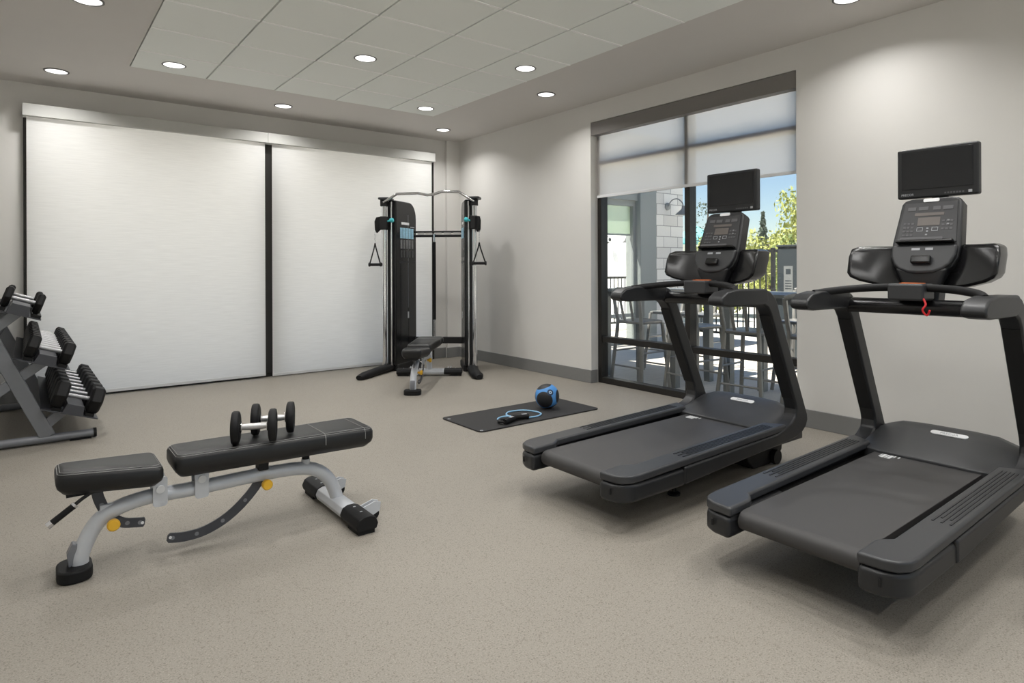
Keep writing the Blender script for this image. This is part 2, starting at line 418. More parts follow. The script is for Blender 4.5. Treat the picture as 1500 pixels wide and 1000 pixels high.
# baseboards
BH = 0.139
def baseboard(name, x0, x1, y0, y1):
    struct(MB().box(x0, x1, y0, y1, 0, BH).build(name, M['base'], bevel=0.004))
baseboard('baseboard_right', XR - 0.012, XR, WY1, YB - 0.055)
baseboard('baseboard_right.001', XR - 0.012, XR, YF, WY0)
baseboard('baseboard_right.002', XR - 0.012, XR + 0.09, WY1 - 0.008, WY1)
baseboard('baseboard_back', 4.53, XR - 0.012, YB - 0.067, YB - 0.055)
baseboard('baseboard_back.001', BX1, 4.543, YB - 0.012, YB)
baseboard('baseboard_back.002', XL, BX0, YB - 0.012, YB)
baseboard('baseboard_left', XL, XL + 0.012, YF, YB - 0.012)

# ------------------------------------------------------------------ right window
win = struct(thing('window_1', None, None, (XR + 0.10, WY0, 0)))
FD = 0.10
W = WY1 - WY0
def wbox(name, y0, y1, z0, z1, x0=0.0, x1=FD):
    return MB().box(x0, x1, y0, y1, z0, z1).build(name, M['bronze'], win, bevel=0.004)
wbox('jamb', W - 0.055, W, 0, WZ); wbox('jamb', 0, 0.055, 0, WZ)
wbox('mullion', 1.105, 1.165, 0.06, WZ - 0.05)
wbox('bottom_rail', 0.055, W - 0.055, 0, 0.062); wbox('head_rail', 0.055, W - 0.055, WZ - 0.05, WZ)
for (a, c) in ((0.055, 1.105), (1.165, W - 0.055)):
    wbox('transom', a, c, 0.440, 0.500, 0.01, FD); wbox('transom', a, c, 2.335, 2.388, 0.01, FD)
    for (z0, z1) in ((0.062, 0.440), (0.500, 2.335), (2.388, WZ - 0.05)):
        MB().box(0.05, 0.056, a, c, z0, z1).build('glass_pane', M['glass'], win)

# back window behind the shades
bw = struct(thing('window_2', None, None, (0, YB - 0.055, 0)))
def bbox(name, x0, x1, z0, z1, y0=0.0, y1=0.1):
    return MB().box(x0, x1, y0, y1, z0, z1).build(name, M['bronze'], bw, bevel=0.004)
bbox('jamb', BX0, 0.03, 0, BZ); bbox('jamb', 4.285, BX1, 0, BZ); bbox('mullion', 2.10, 2.27, 0.03, BZ - 0.05)
bbox('bottom_rail', 0.03, 4.285, 0, 0.05); bbox('head_rail', 0.035, 4.285, BZ - 0.05, BZ)
for (a, c) in ((0.035, 2.10), (2.27, 4.285)):
    MB().box(a, c, 0.05, 0.056, 0.03, BZ - 0.05).build('glass_pane', M['glass'], bw)

# ------------------------------------------------------------------ roller shades
def back_shade(x0, x1, fx0, fx1, hem, label):
    t = thing('roller_shade', label, 'window shade', ((x0 + x1) / 2, 7.5, 0), 0, 'tall roller shades on the back wall')
    cx_ = (x0 + x1) / 2
    MB().box(fx0 - cx_, fx1 - cx_, -0.05, 0.076, 2.662, 2.775).build('fascia', M['fascia'], t, bevel=0.004)
    MB().sheet(x0 - cx_, x1 - cx_, 0, 0, hem + 0.03, 2.70).build('shade_fabric', M['shade'], t)
    MB().box(x0 - cx_, x1 - cx_, -0.006, 0.007, hem, hem + 0.032).build('hem_bar', M['shade'], t, bevel=0.003)
    return t
back_shade(0.0, 2.112, -0.03, 2.1325, 0.030, 'tall white roller shade lowered to the floor, behind the dumbbell rack')
back_shade(2.188, 4.255, 2.1335, 4.285, 0.016, 'tall white roller shade lowered to the floor, behind the cable machine')
t = thing('roller_shade', 'white see-through roller shade half lowered over the patio window', 'window shade', (XR, WY0, 0))
MB().box(0.003, 0.095, 0.004, W - 0.004, 2.655, WZ - 0.004).build('fascia', M['fascia_d'], t, bevel=0.003)
MB().sheet(0.086, 0.086, 0.01, W - 0.012, 2.015, 2.70).build('shade_fabric', M['shade_r'], t)
MB().box(0.079, 0.094, 0.01, W - 0.012, 1.99, 2.017).build('hem_bar', M['white'], t, bevel=0.003)

# ------------------------------------------------------------------ downlights
def make_downlight(in_tile):
    t = thing('recessed_downlight', '-', 'ceiling light', (0, 0, ZC), 0, 'recessed ceiling downlights')
    MB().lathe([(0.094, 0.0), (0.094, -0.006), (0.082, -0.008), (0.080, 0.0)], 32).build('trim_ring', M['trim'], t)
    if in_tile:
        MB().lathe([(0.080, -0.004), (0.080, -0.0055), (0.0, -0.0055)], 32).build('lens', M['lens'], t)
    else:
        MB().lathe([(0.080, -0.003), (0.080, -0.004), (0.03, -0.0042), (0.0, -0.0042)], 32).build('lens', M['lens'], t)
    ld = bpy.data.lights.new('downlight_lamp', 'AREA'); ld.shape = 'DISK'; ld.size = 0.15; ld.energy = LAMP_W; ld.color = (1.0, 0.985, 0.965)
    ld.spread = R(140)
    lo = bpy.data.objects.new('lamp', ld); COL.objects.link(lo); lo.location = (0, 0, -0.012); lo.parent = t
    return t
LIGHTS = [(0.21, 7.013, 0, 'downlight in the soffit above the left end of the tall shades'),
          (2.172, 7.03, 0, 'downlight in the soffit above the middle of the tall shades'),
          (4.149, 7.017, 0, 'downlight in the soffit at the far corner of the room'),
          (4.121, 4.934, 0, 'downlight in the soffit above the far end of the patio window'),
          (4.20, 1.95, 0, 'downlight in the soffit high above the screen of the right treadmill'),
          (0.314, 5.03, 0, 'downlight in the left soffit, farthest from the window shades'),
          (0.995, 6.18, 1, 'bright flat downlight in the corner ceiling tile nearest the left soffit'),
          (2.215, 5.004, 1, 'bright flat downlight in a tile at the middle of the tiled ceiling'),
          (3.435, 4.394, 1, 'bright flat downlight in a tile along the right edge of the tiled ceiling'),
          (3.435, 6.18, 1, 'bright flat downlight in the corner ceiling tile nearest the room corner'),
          (0.314, 2.9, 0, None), (0.314, 0.8, 0, None), (4.2, -0.3, 0, None), (0.995, 3.17, 1, None), (2.215, 2.56, 1, None),  # unlabelled lamps are out of view, added to light the room
          (3.435, 1.34, 1, None), (0.995, 0.73, 1, None), (2.215, -0.49, 1, None), (2.7, 1.0, 1, None), (1.5, 1.9, 1, None), (0.6, -1.9, 0, None), (2.6, -1.9, 0, None), (4.0, -1.9, 0, None)]  # includes extra lamps added to brighten the front of the floor
dl = {0: None, 1: None}
for (x, y, kx, lab) in LIGHTS:
    lab = lab or 'unseen ceiling downlight added to light the room'
    if dl[kx] is None:
        dl[kx] = make_downlight(kx); o = dl[kx]; o.location = (x, y, ZC); o['label'] = lab
    else:
        o = dup(dl[kx], (x, y, ZC), None, lab)

# ------------------------------------------------------------------ treadmill
def make_treadmill(label, loc):
    t = thing('treadmill', label, 'treadmill', loc, 0, 'treadmills facing the patio window')
    SL = 0.03 / 1.3
    def tilt(x, y, z): return (x, y, z + SL * x)
    # foot rails with rear corner, one each side
    for s in (1, -1):
        pts = [(0.135, 0.262), (0.16, 0.285), (1.30, 0.285), (1.36, 0.405), (0.07, 0.405), (0.02, 0.398), (-0.018, 0.372), (-0.035, 0.33), (-0.04, 0.245), (0.10, 0.245)]
        pts = [(p[0], s * p[1]) for p in pts]
        o = MB().prism(pts, 'xy', 0.245, 0.285, f=tilt).build('foot_rail', M['black2'], t, bevel=0.012, segs=3)
        gr = MB()
        for k in range(5):
            y_ = s * (0.315 + 0.015 * k)
            gr.prism([(0.42 + 0.05 * (k % 2), y_), (1.24, y_), (1.24, y_ + s * 0.007), (0.42 + 0.05 * (k % 2), y_ + s * 0.007)], 'xy', 0.284, 0.2875, f=tilt)
        gr.build('grip_ribs', M['black'], o)
        pts = [(0.10, 0.25), (0.42, 0.27), (0.42, 0.402), (0.07, 0.402), (0.02, 0.396), (-0.02, 0.37), (-0.04, 0.328), (-0.046, 0.248)]
        pts = [(p[0], s * p[1]) for p in pts]
        cap = MB().prism(pts, 'xy', 0.155, 0.2445).build('rear_cap', M['black'], t, bevel=0.022, segs=4)
        MB().box(-0.049, -0.044, s * 0.325 - 0.004, s * 0.325 + 0.004, 0.195, 0.222).build('screw_slot', M['blackm'], cap)
        # long side beam that sweeps up into the upright
        y0, y1 = sorted((s * 0.325, s * 0.41))
        side = [(0.40, 0.165), (1.0, 0.195), (1.36, 0.210), (1.47, 0.222), (1.535, 0.243), (1.575, 0.272), (1.594, 0.308), (1.590, 0.345), (1.57, 0.385), (1.275, 0.995), (1.258, 1.035), (1.228, 1.075), (1.185, 1.106), (1.13, 1.12),
                (1.05, 1.122), (1.04, 1.04), (1.11, 1.033), (1.155, 1.012), (1.185, 0.975), (1.450, 0.428), (1.462, 0.388), (1.452, 0.350), (1.41, 0.320), (1.34, 0.297), (1.25, 0.275), (0.40, 0.254)]
        MB().prism(side, 'xz', y0, y1).build('side_frame', M['black'], t, bevel=0.013, segs=3, angle=30)
        ins = [(1.431, 0.455), (1.446, 0.462), (1.199, 0.972), (1.184, 0.965)]
        MB().prism(ins, 'xz', y0 + 0.008, y1 - 0.008).build('upright_rear_strip', M['blackm'], t)  # thin matt black strip along the rear face of the upright
        rail = [(1.15, 1.121), (0.86, 1.125), (0.76, 1.112), (0.715, 1.085), (0.705, 1.06), (0.72, 1.042), (0.78, 1.032), (1.11, 1.030), (1.16, 1.05)]
        ya, yb = sorted((s * 0.318, s * 0.412))
        hr = MB().prism(rail, 'xz', ya, yb).build('handrail', M['black'], t, bevel=0.022, segs=4)
        for (px, pz) in ((1.235, 0.945), (1.268, 0.945)):
            MB().cyl((px, s * 0.33, pz), (px, s * 0.336, pz), 0.006, 10).build('bolt', M['blackm'], t)
        MB().cyl((1.475, s * 0.33, 0.47), (1.475, s * 0.336, 0.47), 0.006, 10).build('bolt', M['gunmetal'], t)
        # levelling foot
        f_ = MB(); f_.lathe([(0.035, 0.0), (0.035, 0.01), (0.012, 0.018), (0.012, 0.20)], 20)
        f_.build('levelling_foot', M['rubber'], t).location = (0.62, s * 0.16, 0)
        fb = MB().box(0.52, 0.72, min(s * 0.15, s * 0.33), max(s * 0.15, s * 0.33), 0.13, 0.17).build('foot_bracket', M['blackm'], t, bevel=0.006)
    # belt: loops round the rear roller
    prof = [(1.30, 0.278), (0.05, 0.262)]
    for k in range(1, 9):
        a = R(90 + 180 * k / 8); prof.append((0.045 + 0.042 * math.cos(a), 0.222 + 0.040 * math.sin(a)))
    prof += [(1.30, 0.20)]
    belt = MB().prism(prof, 'xz', -0.240, 0.240).build('running_belt', M['belt'], t, bevel=0.003)
    pr = MB()
    for (x0, x1, y0, y1) in ((1.165, 1.225, 0.135, 0.150), (1.165, 1.225, 0.155, 0.162), (1.165, 1.225, 0.167, 0.182), (1.175, 1.225, 0.187, 0.192), (1.195, 1.225, 0.125, 0.131), (1.05 + 0.15, 1.225, 0.105, 0.111)):
        z_ = 0.262 + 0.0128 * (x0 - 0.05) / 1.0
        pr.box(x0, x1, y0, y1, 0.2755, 0.279)
    pr.build('printed_mark', M['white'], belt)
    MB().box(-0.004, 0.0, 0, 0.0005, 0, 0.0005)
    MB().box(0.10, 1.45, -0.33, 0.33, 0.17, 0.235).build('deck_frame', M['blackm'], t)
    # motor cover
    cov = MB()
    sec = [(1.235, 0.278), (1.235, 0.290), (1.32, 0.325), (1.46, 0.374), (1.52, 0.400), (1.565, 0.400), (1.60, 0.37), (1.62, 0.31), (1.62, 0.25), (1.62, 0.18), (1.235, 0.18)]
    ysl = [(-0.36, 0.45), (-0.30, 0.72), (-0.22, 0.95), (-0.12, 1.0), (0.0, 1.0), (0.12, 1.0), (0.22, 0.95), (0.30, 0.72), (0.36, 0.45)]
    v = []; n = len(sec)
    for (y_, kz) in ysl:
        cut = 0.0 if abs(y_) < 0.26 else (abs(y_) - 0.26) * 0.6
        v += [(x_ + cut * (1 if x_ < 1.4 else 0), y_, (0.278 + (z_ - 0.278) * kz) if z_ > 0.278 else z_) for (x_, z_) in sec]
    fs = []
    for i in range(len(ysl) - 1):
        fs += [(i * n + j, i * n + (j + 1) % n, (i + 1) * n + (j + 1) % n, (i + 1) * n + j) for j in range(n)]
    fs += [tuple(range(n)), tuple(range((len(ysl) - 1) * n, len(ysl) * n))]
    cov._add(v, fs)
    cov = cov.build('motor_cover', M['black2'], t, bevel=0.006, angle=50)
    # name plate on the cover
    sl = math.atan2(0.405 - 0.372, 0.09)
    Tm = frame(Vector((1.475, -0.03, 0.3795)), (0, -1, 0), (math.cos(sl), 0, math.sin(sl)))
    pl = MB().prism(rrect(-0.085, 0.085, -0.016, 0.016, 0.0155), 'xy', 0, 0.004, T=Tm).build('name_plate', M['white'], cov)
    text_mesh('lettering', 'PRECOR', 0.022, M['print'], pl, frame(Vector((1.475, -0.03, 0.3795)) + Tm.to_3x3() @ Vector((0, 0, 0.0042)), (0, -1, 0), (math.cos(sl), 0, math.sin(sl))))
    MB().prism([(1.22, 0.19), (1.27, 0.06), (1.34, 0.0), (1.52, 0.0), (1.66, 0.06), (1.68, 0.19)], 'xz', -0.20, 0.20).build('front_base', M['blackm'], t, bevel=0.012)
    for s in (1, -1):
        MB().cyl((1.55, s * 0.205, 0.045), (1.55, s * 0.235, 0.045), 0.045, 20).build('transport_wheel', M['rubber'], t)
    # cross bars
    MB().tube([(1.17, -0.36, 1.048), (1.17, 0.36, 1.048)], 0.039, 16).build('cross_tube', M['gloss'], t)
    hb = smooth_path([(0.86, -0.365, 1.112), (0.98, -0.30, 1.128), (1.06, -0.17, 1.142), (1.08, 0, 1.147), (1.06, 0.17, 1.142), (0.98, 0.30, 1.128), (0.86, 0.365, 1.112)], 6)
    MB().tube(hb, 0.019, 14).build('grip_bar', M['rubber'], t)
    stop = MB().box(1.02, 1.16, -0.075, 0.085, 1.085, 1.165).build('stop_switch', M['black2'], t, bevel=0.012, segs=3)
    MB().box(1.095, 1.118, -0.05, 0.05, 1.165, 1.169).build('warning_strip', M['orange'], stop)
    MB().box(1.062, 1.070, -0.045, 0.045, 1.165, 1.168).build('warning_strip', M['orange'], stop)
    cord = smooth_path([(1.03, -0.07, 1.10), (1.02, -0.085, 1.07), (1.01, -0.075, 1.045), (1.02, -0.09, 1.02), (1.01, -0.105, 1.045)], 5)
    MB().tube(cord, 0.0045, 8).build('safety_cord', M['red'], stop)
    # console mast and side trays
    mast = [(0.075, 1.06), (0.085, 1.16), (0.12, 1.24), (-0.12, 1.24), (-0.085, 1.16), (-0.075, 1.06)]
    MB().prism(mast, 'yz', 1.19, 1.29).build('console_mast', M['black'], t, bevel=0.015, segs=3)
    for s in (1, -1):
        out = [(0.0, 1.135), (0.10, 1.137), (0.20, 1.150), (0.28, 1.172), (0.318, 1.192), (0.332, 1.215), (0.335, 1.30), (0.328, 1.340), (0.30, 1.352), (0.15, 1.352), (0.0, 1.345)]
        def shear(x, y, z):
            k = (z - 1.145) / 0.2
            return (x + 0.15 + 0.07 * k - 0.15 * (abs(y) / 0.33) ** 1.6, y, z)
        b = MB(); n = len(out); lay = [(1.10, 0.90), (1.115, 1.0), (1.20, 1.0), (1.25, 0.94)]
        cyy, czz = 0.18, 1.25
        v = []
        for (x_, k) in lay:
            for (yy, zz) in out:
                v.append(shear(x_, s * (cyy + (yy - cyy) * k), czz + (zz - czz) * k))
        fs = [tuple(range(n)), tuple(range(3 * n, 4 * n))]
        for i in range(3):
            fs += [(i * n + j, i * n + (j + 1) % n, (i + 1) * n + (j + 1) % n, (i + 1) * n + j) for j in range(n)]
        b._add(v, fs)
        tr = b.build('accessory_tray', M['gloss'], t, bevel=0.006, angle=50)
    # console: a tilted housing, local frame u = to the right (-y), v = up the panel
    th = math.atan2(0.14, 0.367)
    o0 = Vector((1.195, 0, 1.20)); vu = Vector((math.sin(th), 0, math.cos(th)))
    Tc = frame(o0, (0, -1, 0), vu)          # z of this frame points to the runner
    outline = [(-0.125, 0.415), (-0.138, 0.395), (-0.155, 0.175), (-0.150, 0.10), (-0.132, 0.055), (-0.105, 0.025), (-0.06, 0.006), (0, 0.0),
               (0.06, 0.006), (0.105, 0.025), (0.132, 0.055), (0.150, 0.10), (0.155, 0.175), (0.138, 0.395), (0.125, 0.415), (0.09, 0.424), (-0.09, 0.424)]
    con = MB().prism(outline, 'xy', -0.075, 0.0, T=Tc).build('console', M['black'], t, bevel=0.012, segs=3)
    ov = [(-0.118, 0.395), (-0.134, 0.178), (0.134, 0.178), (0.118, 0.395)]
    MB().prism(ov, 'xy', 0.0, 0.003, T=Tc).build('control_panel', M['panel'], con, bevel=0.001)
    low = [(-0.148, 0.158), (-0.145, 0.10), (-0.126, 0.056), (-0.10, 0.03), (-0.058, 0.012), (0, 0.007), (0.058, 0.012), (0.10, 0.03), (0.126, 0.056), (0.145, 0.10), (0.148, 0.158)]
    MB().prism(low, 'xy', -0.01, 0.022, T=Tc).build('lower_panel', M['black2'], con, bevel=0.014, segs=3)
    MB().box(-0.048, 0.052, 0.268, 0.312, 0.003, 0.0045, T=Tc).build('display', M['lcd'], con)
    MB().box(-0.066, 0.066, 0.322, 0.338, 0.003, 0.0045, T=Tc).build('display', M['lcd'], con)
    def key(name, x0, x1, z0, z1, zz=0.003, mat='key', d=0.0018):
        MB().box(x0, x1, z0, z1, zz, zz + d, T=Tc).build(name, M[mat], con)
    for (x0, x1) in ((-0.102, -0.064), (-0.052, -0.008), (0.014, 0.048), (0.058, 0.102)): key('program_key', x0, x1, 0.352, 0.372)
    for i in range(3):
        for j in range(4):
            key('key', -0.112 + 0.018 * i, -0.100 + 0.018 * i, 0.212 + 0.021 * j, 0.222 + 0.021 * j)
            if j > 0: key('key', 0.062 + 0.018 * i, 0.074 + 0.018 * i, 0.222 + 0.021 * j, 0.232 + 0.021 * j)
    for (x0, x1) in ((-0.048, -0.020), (0.020, 0.048)):
        fr = MB()
        fr.box(x0, x1, 0.238, 0.240, 0.003, 0.0046, T=Tc); fr.box(x0, x1, 0.256, 0.258, 0.003, 0.0046, T=Tc)
        fr.box(x0, x0 + 0.002, 0.2398, 0.2562, 0.003, 0.0046, T=Tc); fr.box(x1 - 0.002, x1, 0.2398, 0.2562, 0.003, 0.0046, T=Tc)
        fr.build('key_outline', M['print'], con, weld=True)
    for (x0, z0) in ((-0.004, 0.250), (-0.004, 0.234), (-0.006, 0.216), (0.084, 0.290), (0.084, 0.270)): key('control_icon', x0, x0 + 0.009, z0, z0 + 0.006, mat='print')
    for (x0, x1) in ((-0.05, -0.012), (0.012, 0.046)): key('speed_label', x0, x1, 0.128, 0.140, 0.022, 'print', 0.0012)
    lg = MB().box(-0.128, 0.128, 0.168, 0.182, 0.0, 0.038, T=Tc).build('reading_ledge', M['gloss'], con, bevel=0.004)
    MB().box(-0.105, 0.085, 0.178, 0.190, 0.036, 0.040, T=Tc).build('ledge_lip', M['key'], lg, bevel=0.0015)
    MB().box(-0.042, 0.048, 0.052, 0.094, 0.022, 0.048, T=Tc).build('speed_paddle', M['gloss'], con, bevel=0.010, segs=3)
    MB().prism(rrect(-0.036, 0.036, 0.398, 0.416, 0.006), 'xy', 0, 0.005, T=Tc).build('badge', M['white'], con)
    # monitor on a short arm
    MB().box(1.435, 1.475, -0.035, 0.035, 1.50, 1.72).build('monitor_arm', M['blackm'], t, bevel=0.008)
    mon = MB().box(1.400, 1.445, -0.186, 0.186, 1.602, 1.862).build('monitor', M['black'], t, bevel=0.010, segs=3)
    MB().box(1.3975, 1.401, -0.163, 0.163, 1.648, 1.846).build('screen', M['screen'], mon, bevel=0.001)
    Tt = frame(Vector((1.3994, 0.135, 1.622)), (0, -1, 0), (0, 0, 1))
    text_mesh('lettering', 'PRECOR', 0.016, M['print'], mon, Tt)
    bt = MB()
    for k in range(7): bt.box(1.3990, 1.4003, -0.045 - 0.013 * k, -0.037 - 0.013 * k, 1.616, 1.624)
    bt.build('button', M['key'], mon)
    MB().box(1.3985, 1.4003, -0.158, -0.142, 1.614, 1.627).build('headphone_jack', M['print'], mon)
    return t

tm_a = make_treadmill('black treadmill on the right, standing before the bare wall', (2.235, 1.245, 0))
tm_b = dup(tm_a, (2.155, 2.40, 0), 0, 'black treadmill standing in front of the patio window')
for c in kids(tm_b):
    for d in kids(c):
        if d.name.startswith('safety_cord'): bpy.data.objects.remove(d)

# ------------------------------------------------------------------ adjustable bench
def make_bench(label, loc, rz):
    t = thing('weight_bench', label, 'weight bench', loc, rz, 'adjustable weight benches')
    X0 = 0.14
    def p(x, z, y=0.0): return (x - X0, y, z)
    tube = smooth_path([p(.166, .035), p(.17, .09), p(.22, .195), p(.285, .240), p(.40, .264), p(.59, .262), p(.88, .266), p(1.05, .258), p(1.14, .232), p(1.20, .176), p(1.235, .10), p(1.245, .05)], 5)
    MB().tube(tube, 0.032, 18, sx=1.0).build('main_tube', M['silver'], t)
    MB().prism(rrect(0.088 - X0, 0.208 - X0, -0.085, 0.085, 0.050), 'xy', 0.0, 0.050).build('rubber_foot', M['rubber'], t, bevel=0.010, segs=3)
    MB().prism([p(.128, .045)[::2], p(.122, .10)[::2], p(.140, .14)[::2], p(.155, .135)[::2], p(.165, .07)[::2]], 'xz', -0.022, 0.022).build('tow_bracket', M['gunmetal'], t, bevel=0.004)
    # rear cross foot, along y
    cf = [(-0.042, 0.022), (-0.05, 0.045), (-0.038, 0.072), (-0.015, 0.082), (0.015, 0.082), (0.038, 0.072), (0.05, 0.045), (0.042, 0.022)]
    cx_ = 1.245 - X0
    MB().prism([(cx_ + a, c) for a, c in cf], 'xz', -0.35, 0.35).build('cross_foot', M['silver'], t, bevel=0.004)
    for s in (1, -1):
        y0, y1 = sorted((s * 0.17, s * 0.375))
        cap = MB().prism([(cx_ + a * 1.1, 0.046 + (c - 0.046) * 1.12) for a, c in cf], 'xz', y0, y1).build('end_cap', M['rubber'], t, bevel=0.006)
        sc_ = MB()
        sc_.box(cx_ - 0.006, cx_ + 0.006, s * 0.22 - 0.004, s * 0.22 + 0.004, 0.0855, 0.0875); sc_.box(cx_ - 0.006, cx_ + 0.006, s * 0.30 - 0.004, s * 0.30 + 0.004, 0.0855, 0.0875)
        sc_.build('screw', M['print'], cap)
        y0, y1 = sorted((s * 0.24, s * 0.365))
        MB().box(cx_ - 0.04, cx_ + 0.04, y0, y1, 0, 0.024).build('foot_pad', M['rubber'], t)
        lug = [(cx_ + 0.03, 0.03), (cx_ + 0.03, 0.075), (cx_ + 0.10, 0.095), (cx_ + 0.13, 0.085), (cx_ + 0.125, 0.045), (cx_ + 0.09, 0.03)]
        ya, yb = sorted((s * 0.20, s * 0.206)); yc, yd = sorted((s * 0.232, s * 0.238))
        lg = MB().prism(lug, 'xz', ya, yb).build('wheel_bracket', M['silver'], t)
        MB().prism(lug, 'xz', yc, yd).build('wheel_bracket', M['silver'], t)
        MB().cyl((cx_ + 0.095, s * 0.207, 0.032), (cx_ + 0.095, s * 0.231, 0.032), 0.030, 18).build('transport_wheel', M['rubber'], t)
    # clevis plates
    for (xa, xb, zt) in ((.42, .475, .352), (.582, .638, .362)):
        for s in (1, -1):
            y0, y1 = sorted((s * 0.034, s * 0.042))
            pts = rrect(xa - X0, xb - X0, .225, zt, 0.014)
            pl = MB().prism(pts, 'xz', y0, y1).build('clevis_plate', M['silver'], t)
            MB().cyl(p((xa + xb) / 2, zt - .052, s * 0.042), p((xa + xb) / 2, zt - .052, s * 0.048), 0.017, 18).build('pivot_bolt', M['white'], pl)
    # slotted adjustment arcs
    def arc(pts, w, name):
        path = smooth_path([p(a, c) for a, c in pts], 5); L_, Rr = [], []
        for i, q in enumerate(path):
            tn = (path[min(i + 1, len(path) - 1)] - path[max(i - 1, 0)]).normalized(); nn = Vector((-tn.z, 0, tn.x))
            e = 0.55 if i in (0, len(path) - 1) else 1.0
            L_.append((q + nn * w * e)); Rr.append((q - nn * w * e))
        poly = [(q.x, q.z) for q in L_] + [(q.x, q.z) for q in reversed(Rr)]
        b = MB().prism(poly, 'xz', -0.004, 0.004)
        ob = b.build(name, M['darkgrey'], t)
        for i in range(2, len(path) - 1, max(2, len(path) // 5)):
            q = path[i]; MB().cyl((q.x, -0.0048, q.z), (q.x, -0.0038, q.z), 0.009, 8).build('index_hole', M['gunmetal'], ob)
        return ob, path
    ob, pa = arc([(.222, .36), (.230, .30), (.262, .225), (.31, .180), (.36, .166), (.395, .160)], 0.020, 'seat_arc')
    MB().cyl((pa[-1].x - .01, -0.008, pa[-1].z), (pa[-1].x - .01, -0.003, pa[-1].z), 0.006, 10).build('stop_pin', M['white'], ob)
    ob, pa = arc([(.478, .068), (.545, .056), (.63, .062), (.72, .098), (.80, .160), (.865, .240), (.89, .33)], 0.021, 'backrest_arc')
    MB().cyl((pa[0].x + .012, -0.008, pa[0].z), (pa[0].x + .012, -0.003, pa[0].z), 0.006, 10).build('stop_pin', M['white'], ob)
    for (x_, z_) in ((.276, .196), (.883, .230)):
        kn = MB().lathe([(0.012, 0.0), (0.012, 0.018), (0.023, 0.020), (0.024, 0.040), (0.019, 0.046), (0.0, 0.046)], 16, T=Matrix.Translation(p(x_, z_, -0.030)) @ Matrix.Rotation(R(90), 4, 'X')).build('pop_pin_knob', M['yellow'], t)
    for (x_, z_) in ((.278, .235), (.885, .262)):
        MB().box(x_ - X0 - 0.045, x_ - X0 + 0.035, -0.014, 0.014, z_ - 0.01, z_ + 0.036).build('guide_sleeve', M['silver'], t, bevel=0.005)
    # rear support post
    ps = MB().cyl(p(1.085, .245), p(1.085, .300), 0.021, 16).build('support_post', M['silver'], t)
    MB().cyl(p(1.085, .298), p(1.085, .348), 0.018, 16).build('rubber_bumper', M['rubber'], ps)
    MB().box(.855 - X0, .90 - X0, -0.03, 0.03, .29, .352).build('arc_mount', M['blackm'], t, bevel=0.003)
    # pads
    def pad(name, x0, x1, yb, za, zb, th, narrow=0.8):
        def yk(a): return narrow + (1 - narrow) * (a - x0) / (x1 - x0)
        sl_ = (zb - za) / (x1 - x0)
        b = MB(); v = []; lay = []
        for (ins, h) in ((0.030, 0.0), (0.006, 0.024), (0.0, 0.042), (0.0, th - 0.022), (0.006, th - 0.008), (0.018, th)):
            ring = rrect(x0 + ins * 0.8, x1 - ins * 0.8, -yb + ins, yb - ins, 0.030, 5)
            lay.append(len(v)); v += [(a - X0, c * yk(a), za + sl_ * (a - x0) + h) for a, c in ring]
        n = len(ring); fs = [tuple(range(n - 1, -1, -1)), tuple(range(5 * n, 6 * n))]
        for i in range(5): fs += [(i * n + j, i * n + (j + 1) % n, (i + 1) * n + (j + 1) % n, (i + 1) * n + j) for j in range(n)]
        b._add(v, fs)
        ob = b.build(name, M['vinyl'], t, angle=70)
        for (ins, dh) in ((0.007, -0.0055), (0.017, 0.0)):
            ring = rrect(x0 + ins * 0.8, x1 - ins * 0.8, -yb + ins, yb - ins, 0.030, 5)
            MB().tube([(a - X0, c * yk(a), za + sl_ * (a - x0) + th + dh) for a, c in ring], 0.0011, 5, closed=True).build('stitching', M['stitch'], ob)
        return ob
    pad('seat_pad', .085, .450, 0.14, .360, .334, .090, 0.68)
    bp = pad('backrest_pad', .492, 1.385, 0.148, .350, .340, .098, 0.82)
    b = MB(); zz = .350 + .016 - .0112 * (1.135 - .492)
    b.tube([(1.135 - X0, -.1425, zz + .03), (1.135 - X0, -.1425, zz + .058), (1.135 - X0, -.136, zz + .0745), (1.135 - X0, -.124, zz + .0825), (1.135 - X0, .124, zz + .0825), (1.135 - X0, .1425, zz + .058)], 0.0016, 6)
    b.build('stitching', M['stitch'], bp)
    b = MB(); zz = .350 + .016 - .0112 * (1.335 - .492)
    b.tube([(1.335 - X0, -.1485, zz + .03), (1.335 - X0, -.1485, zz + .058), (1.335 - X0, -.142, zz + .0745), (1.335 - X0, -.129, zz + .0825), (1.335 - X0, .129, zz + .0825), (1.335 - X0, .1485, zz + .058)], 0.0012, 6)
    b.build('stitching', M['stitch'], bp)
    MB().box(.12 - X0, .44 - X0, -0.05, 0.05, .338, .356).build('seat_frame', M['blackm'], t)
    # adjustment lever under the seat
    lv = MB().tube(smooth_path([p(.23, .345, -0.055), p(.205, .350, -0.07), p(.165, .330, -0.08), p(.135, .305, -0.08)], 4), 0.007, 10).build('lever_rod', M['blackm'], t)
    MB().cyl(p(.148, .315, -0.08), p(.075, .262, -0.08), 0.0125, 14).build('lever_grip', M['rubber'], lv)
    MB().cyl(p(.150, .317, -0.08), p(.143, .311, -0.08), 0.0135, 14).build('grip_collar', M['chrome'], lv)
    MB().cyl(p(.075, .262, -0.08), p(.060, .251, -0.08), 0.0135, 14).build('grip_end', M['chrome'], lv)
    return t
bench_a = make_bench('silver framed black padded bench in the foreground with two dumbbells on it', (0.14, 3.18, 0), 0)
bench_b = dup(bench_a, (2.955, 5.60, 0), R(52.0), 'silver framed black padded bench standing inside the cable machine')

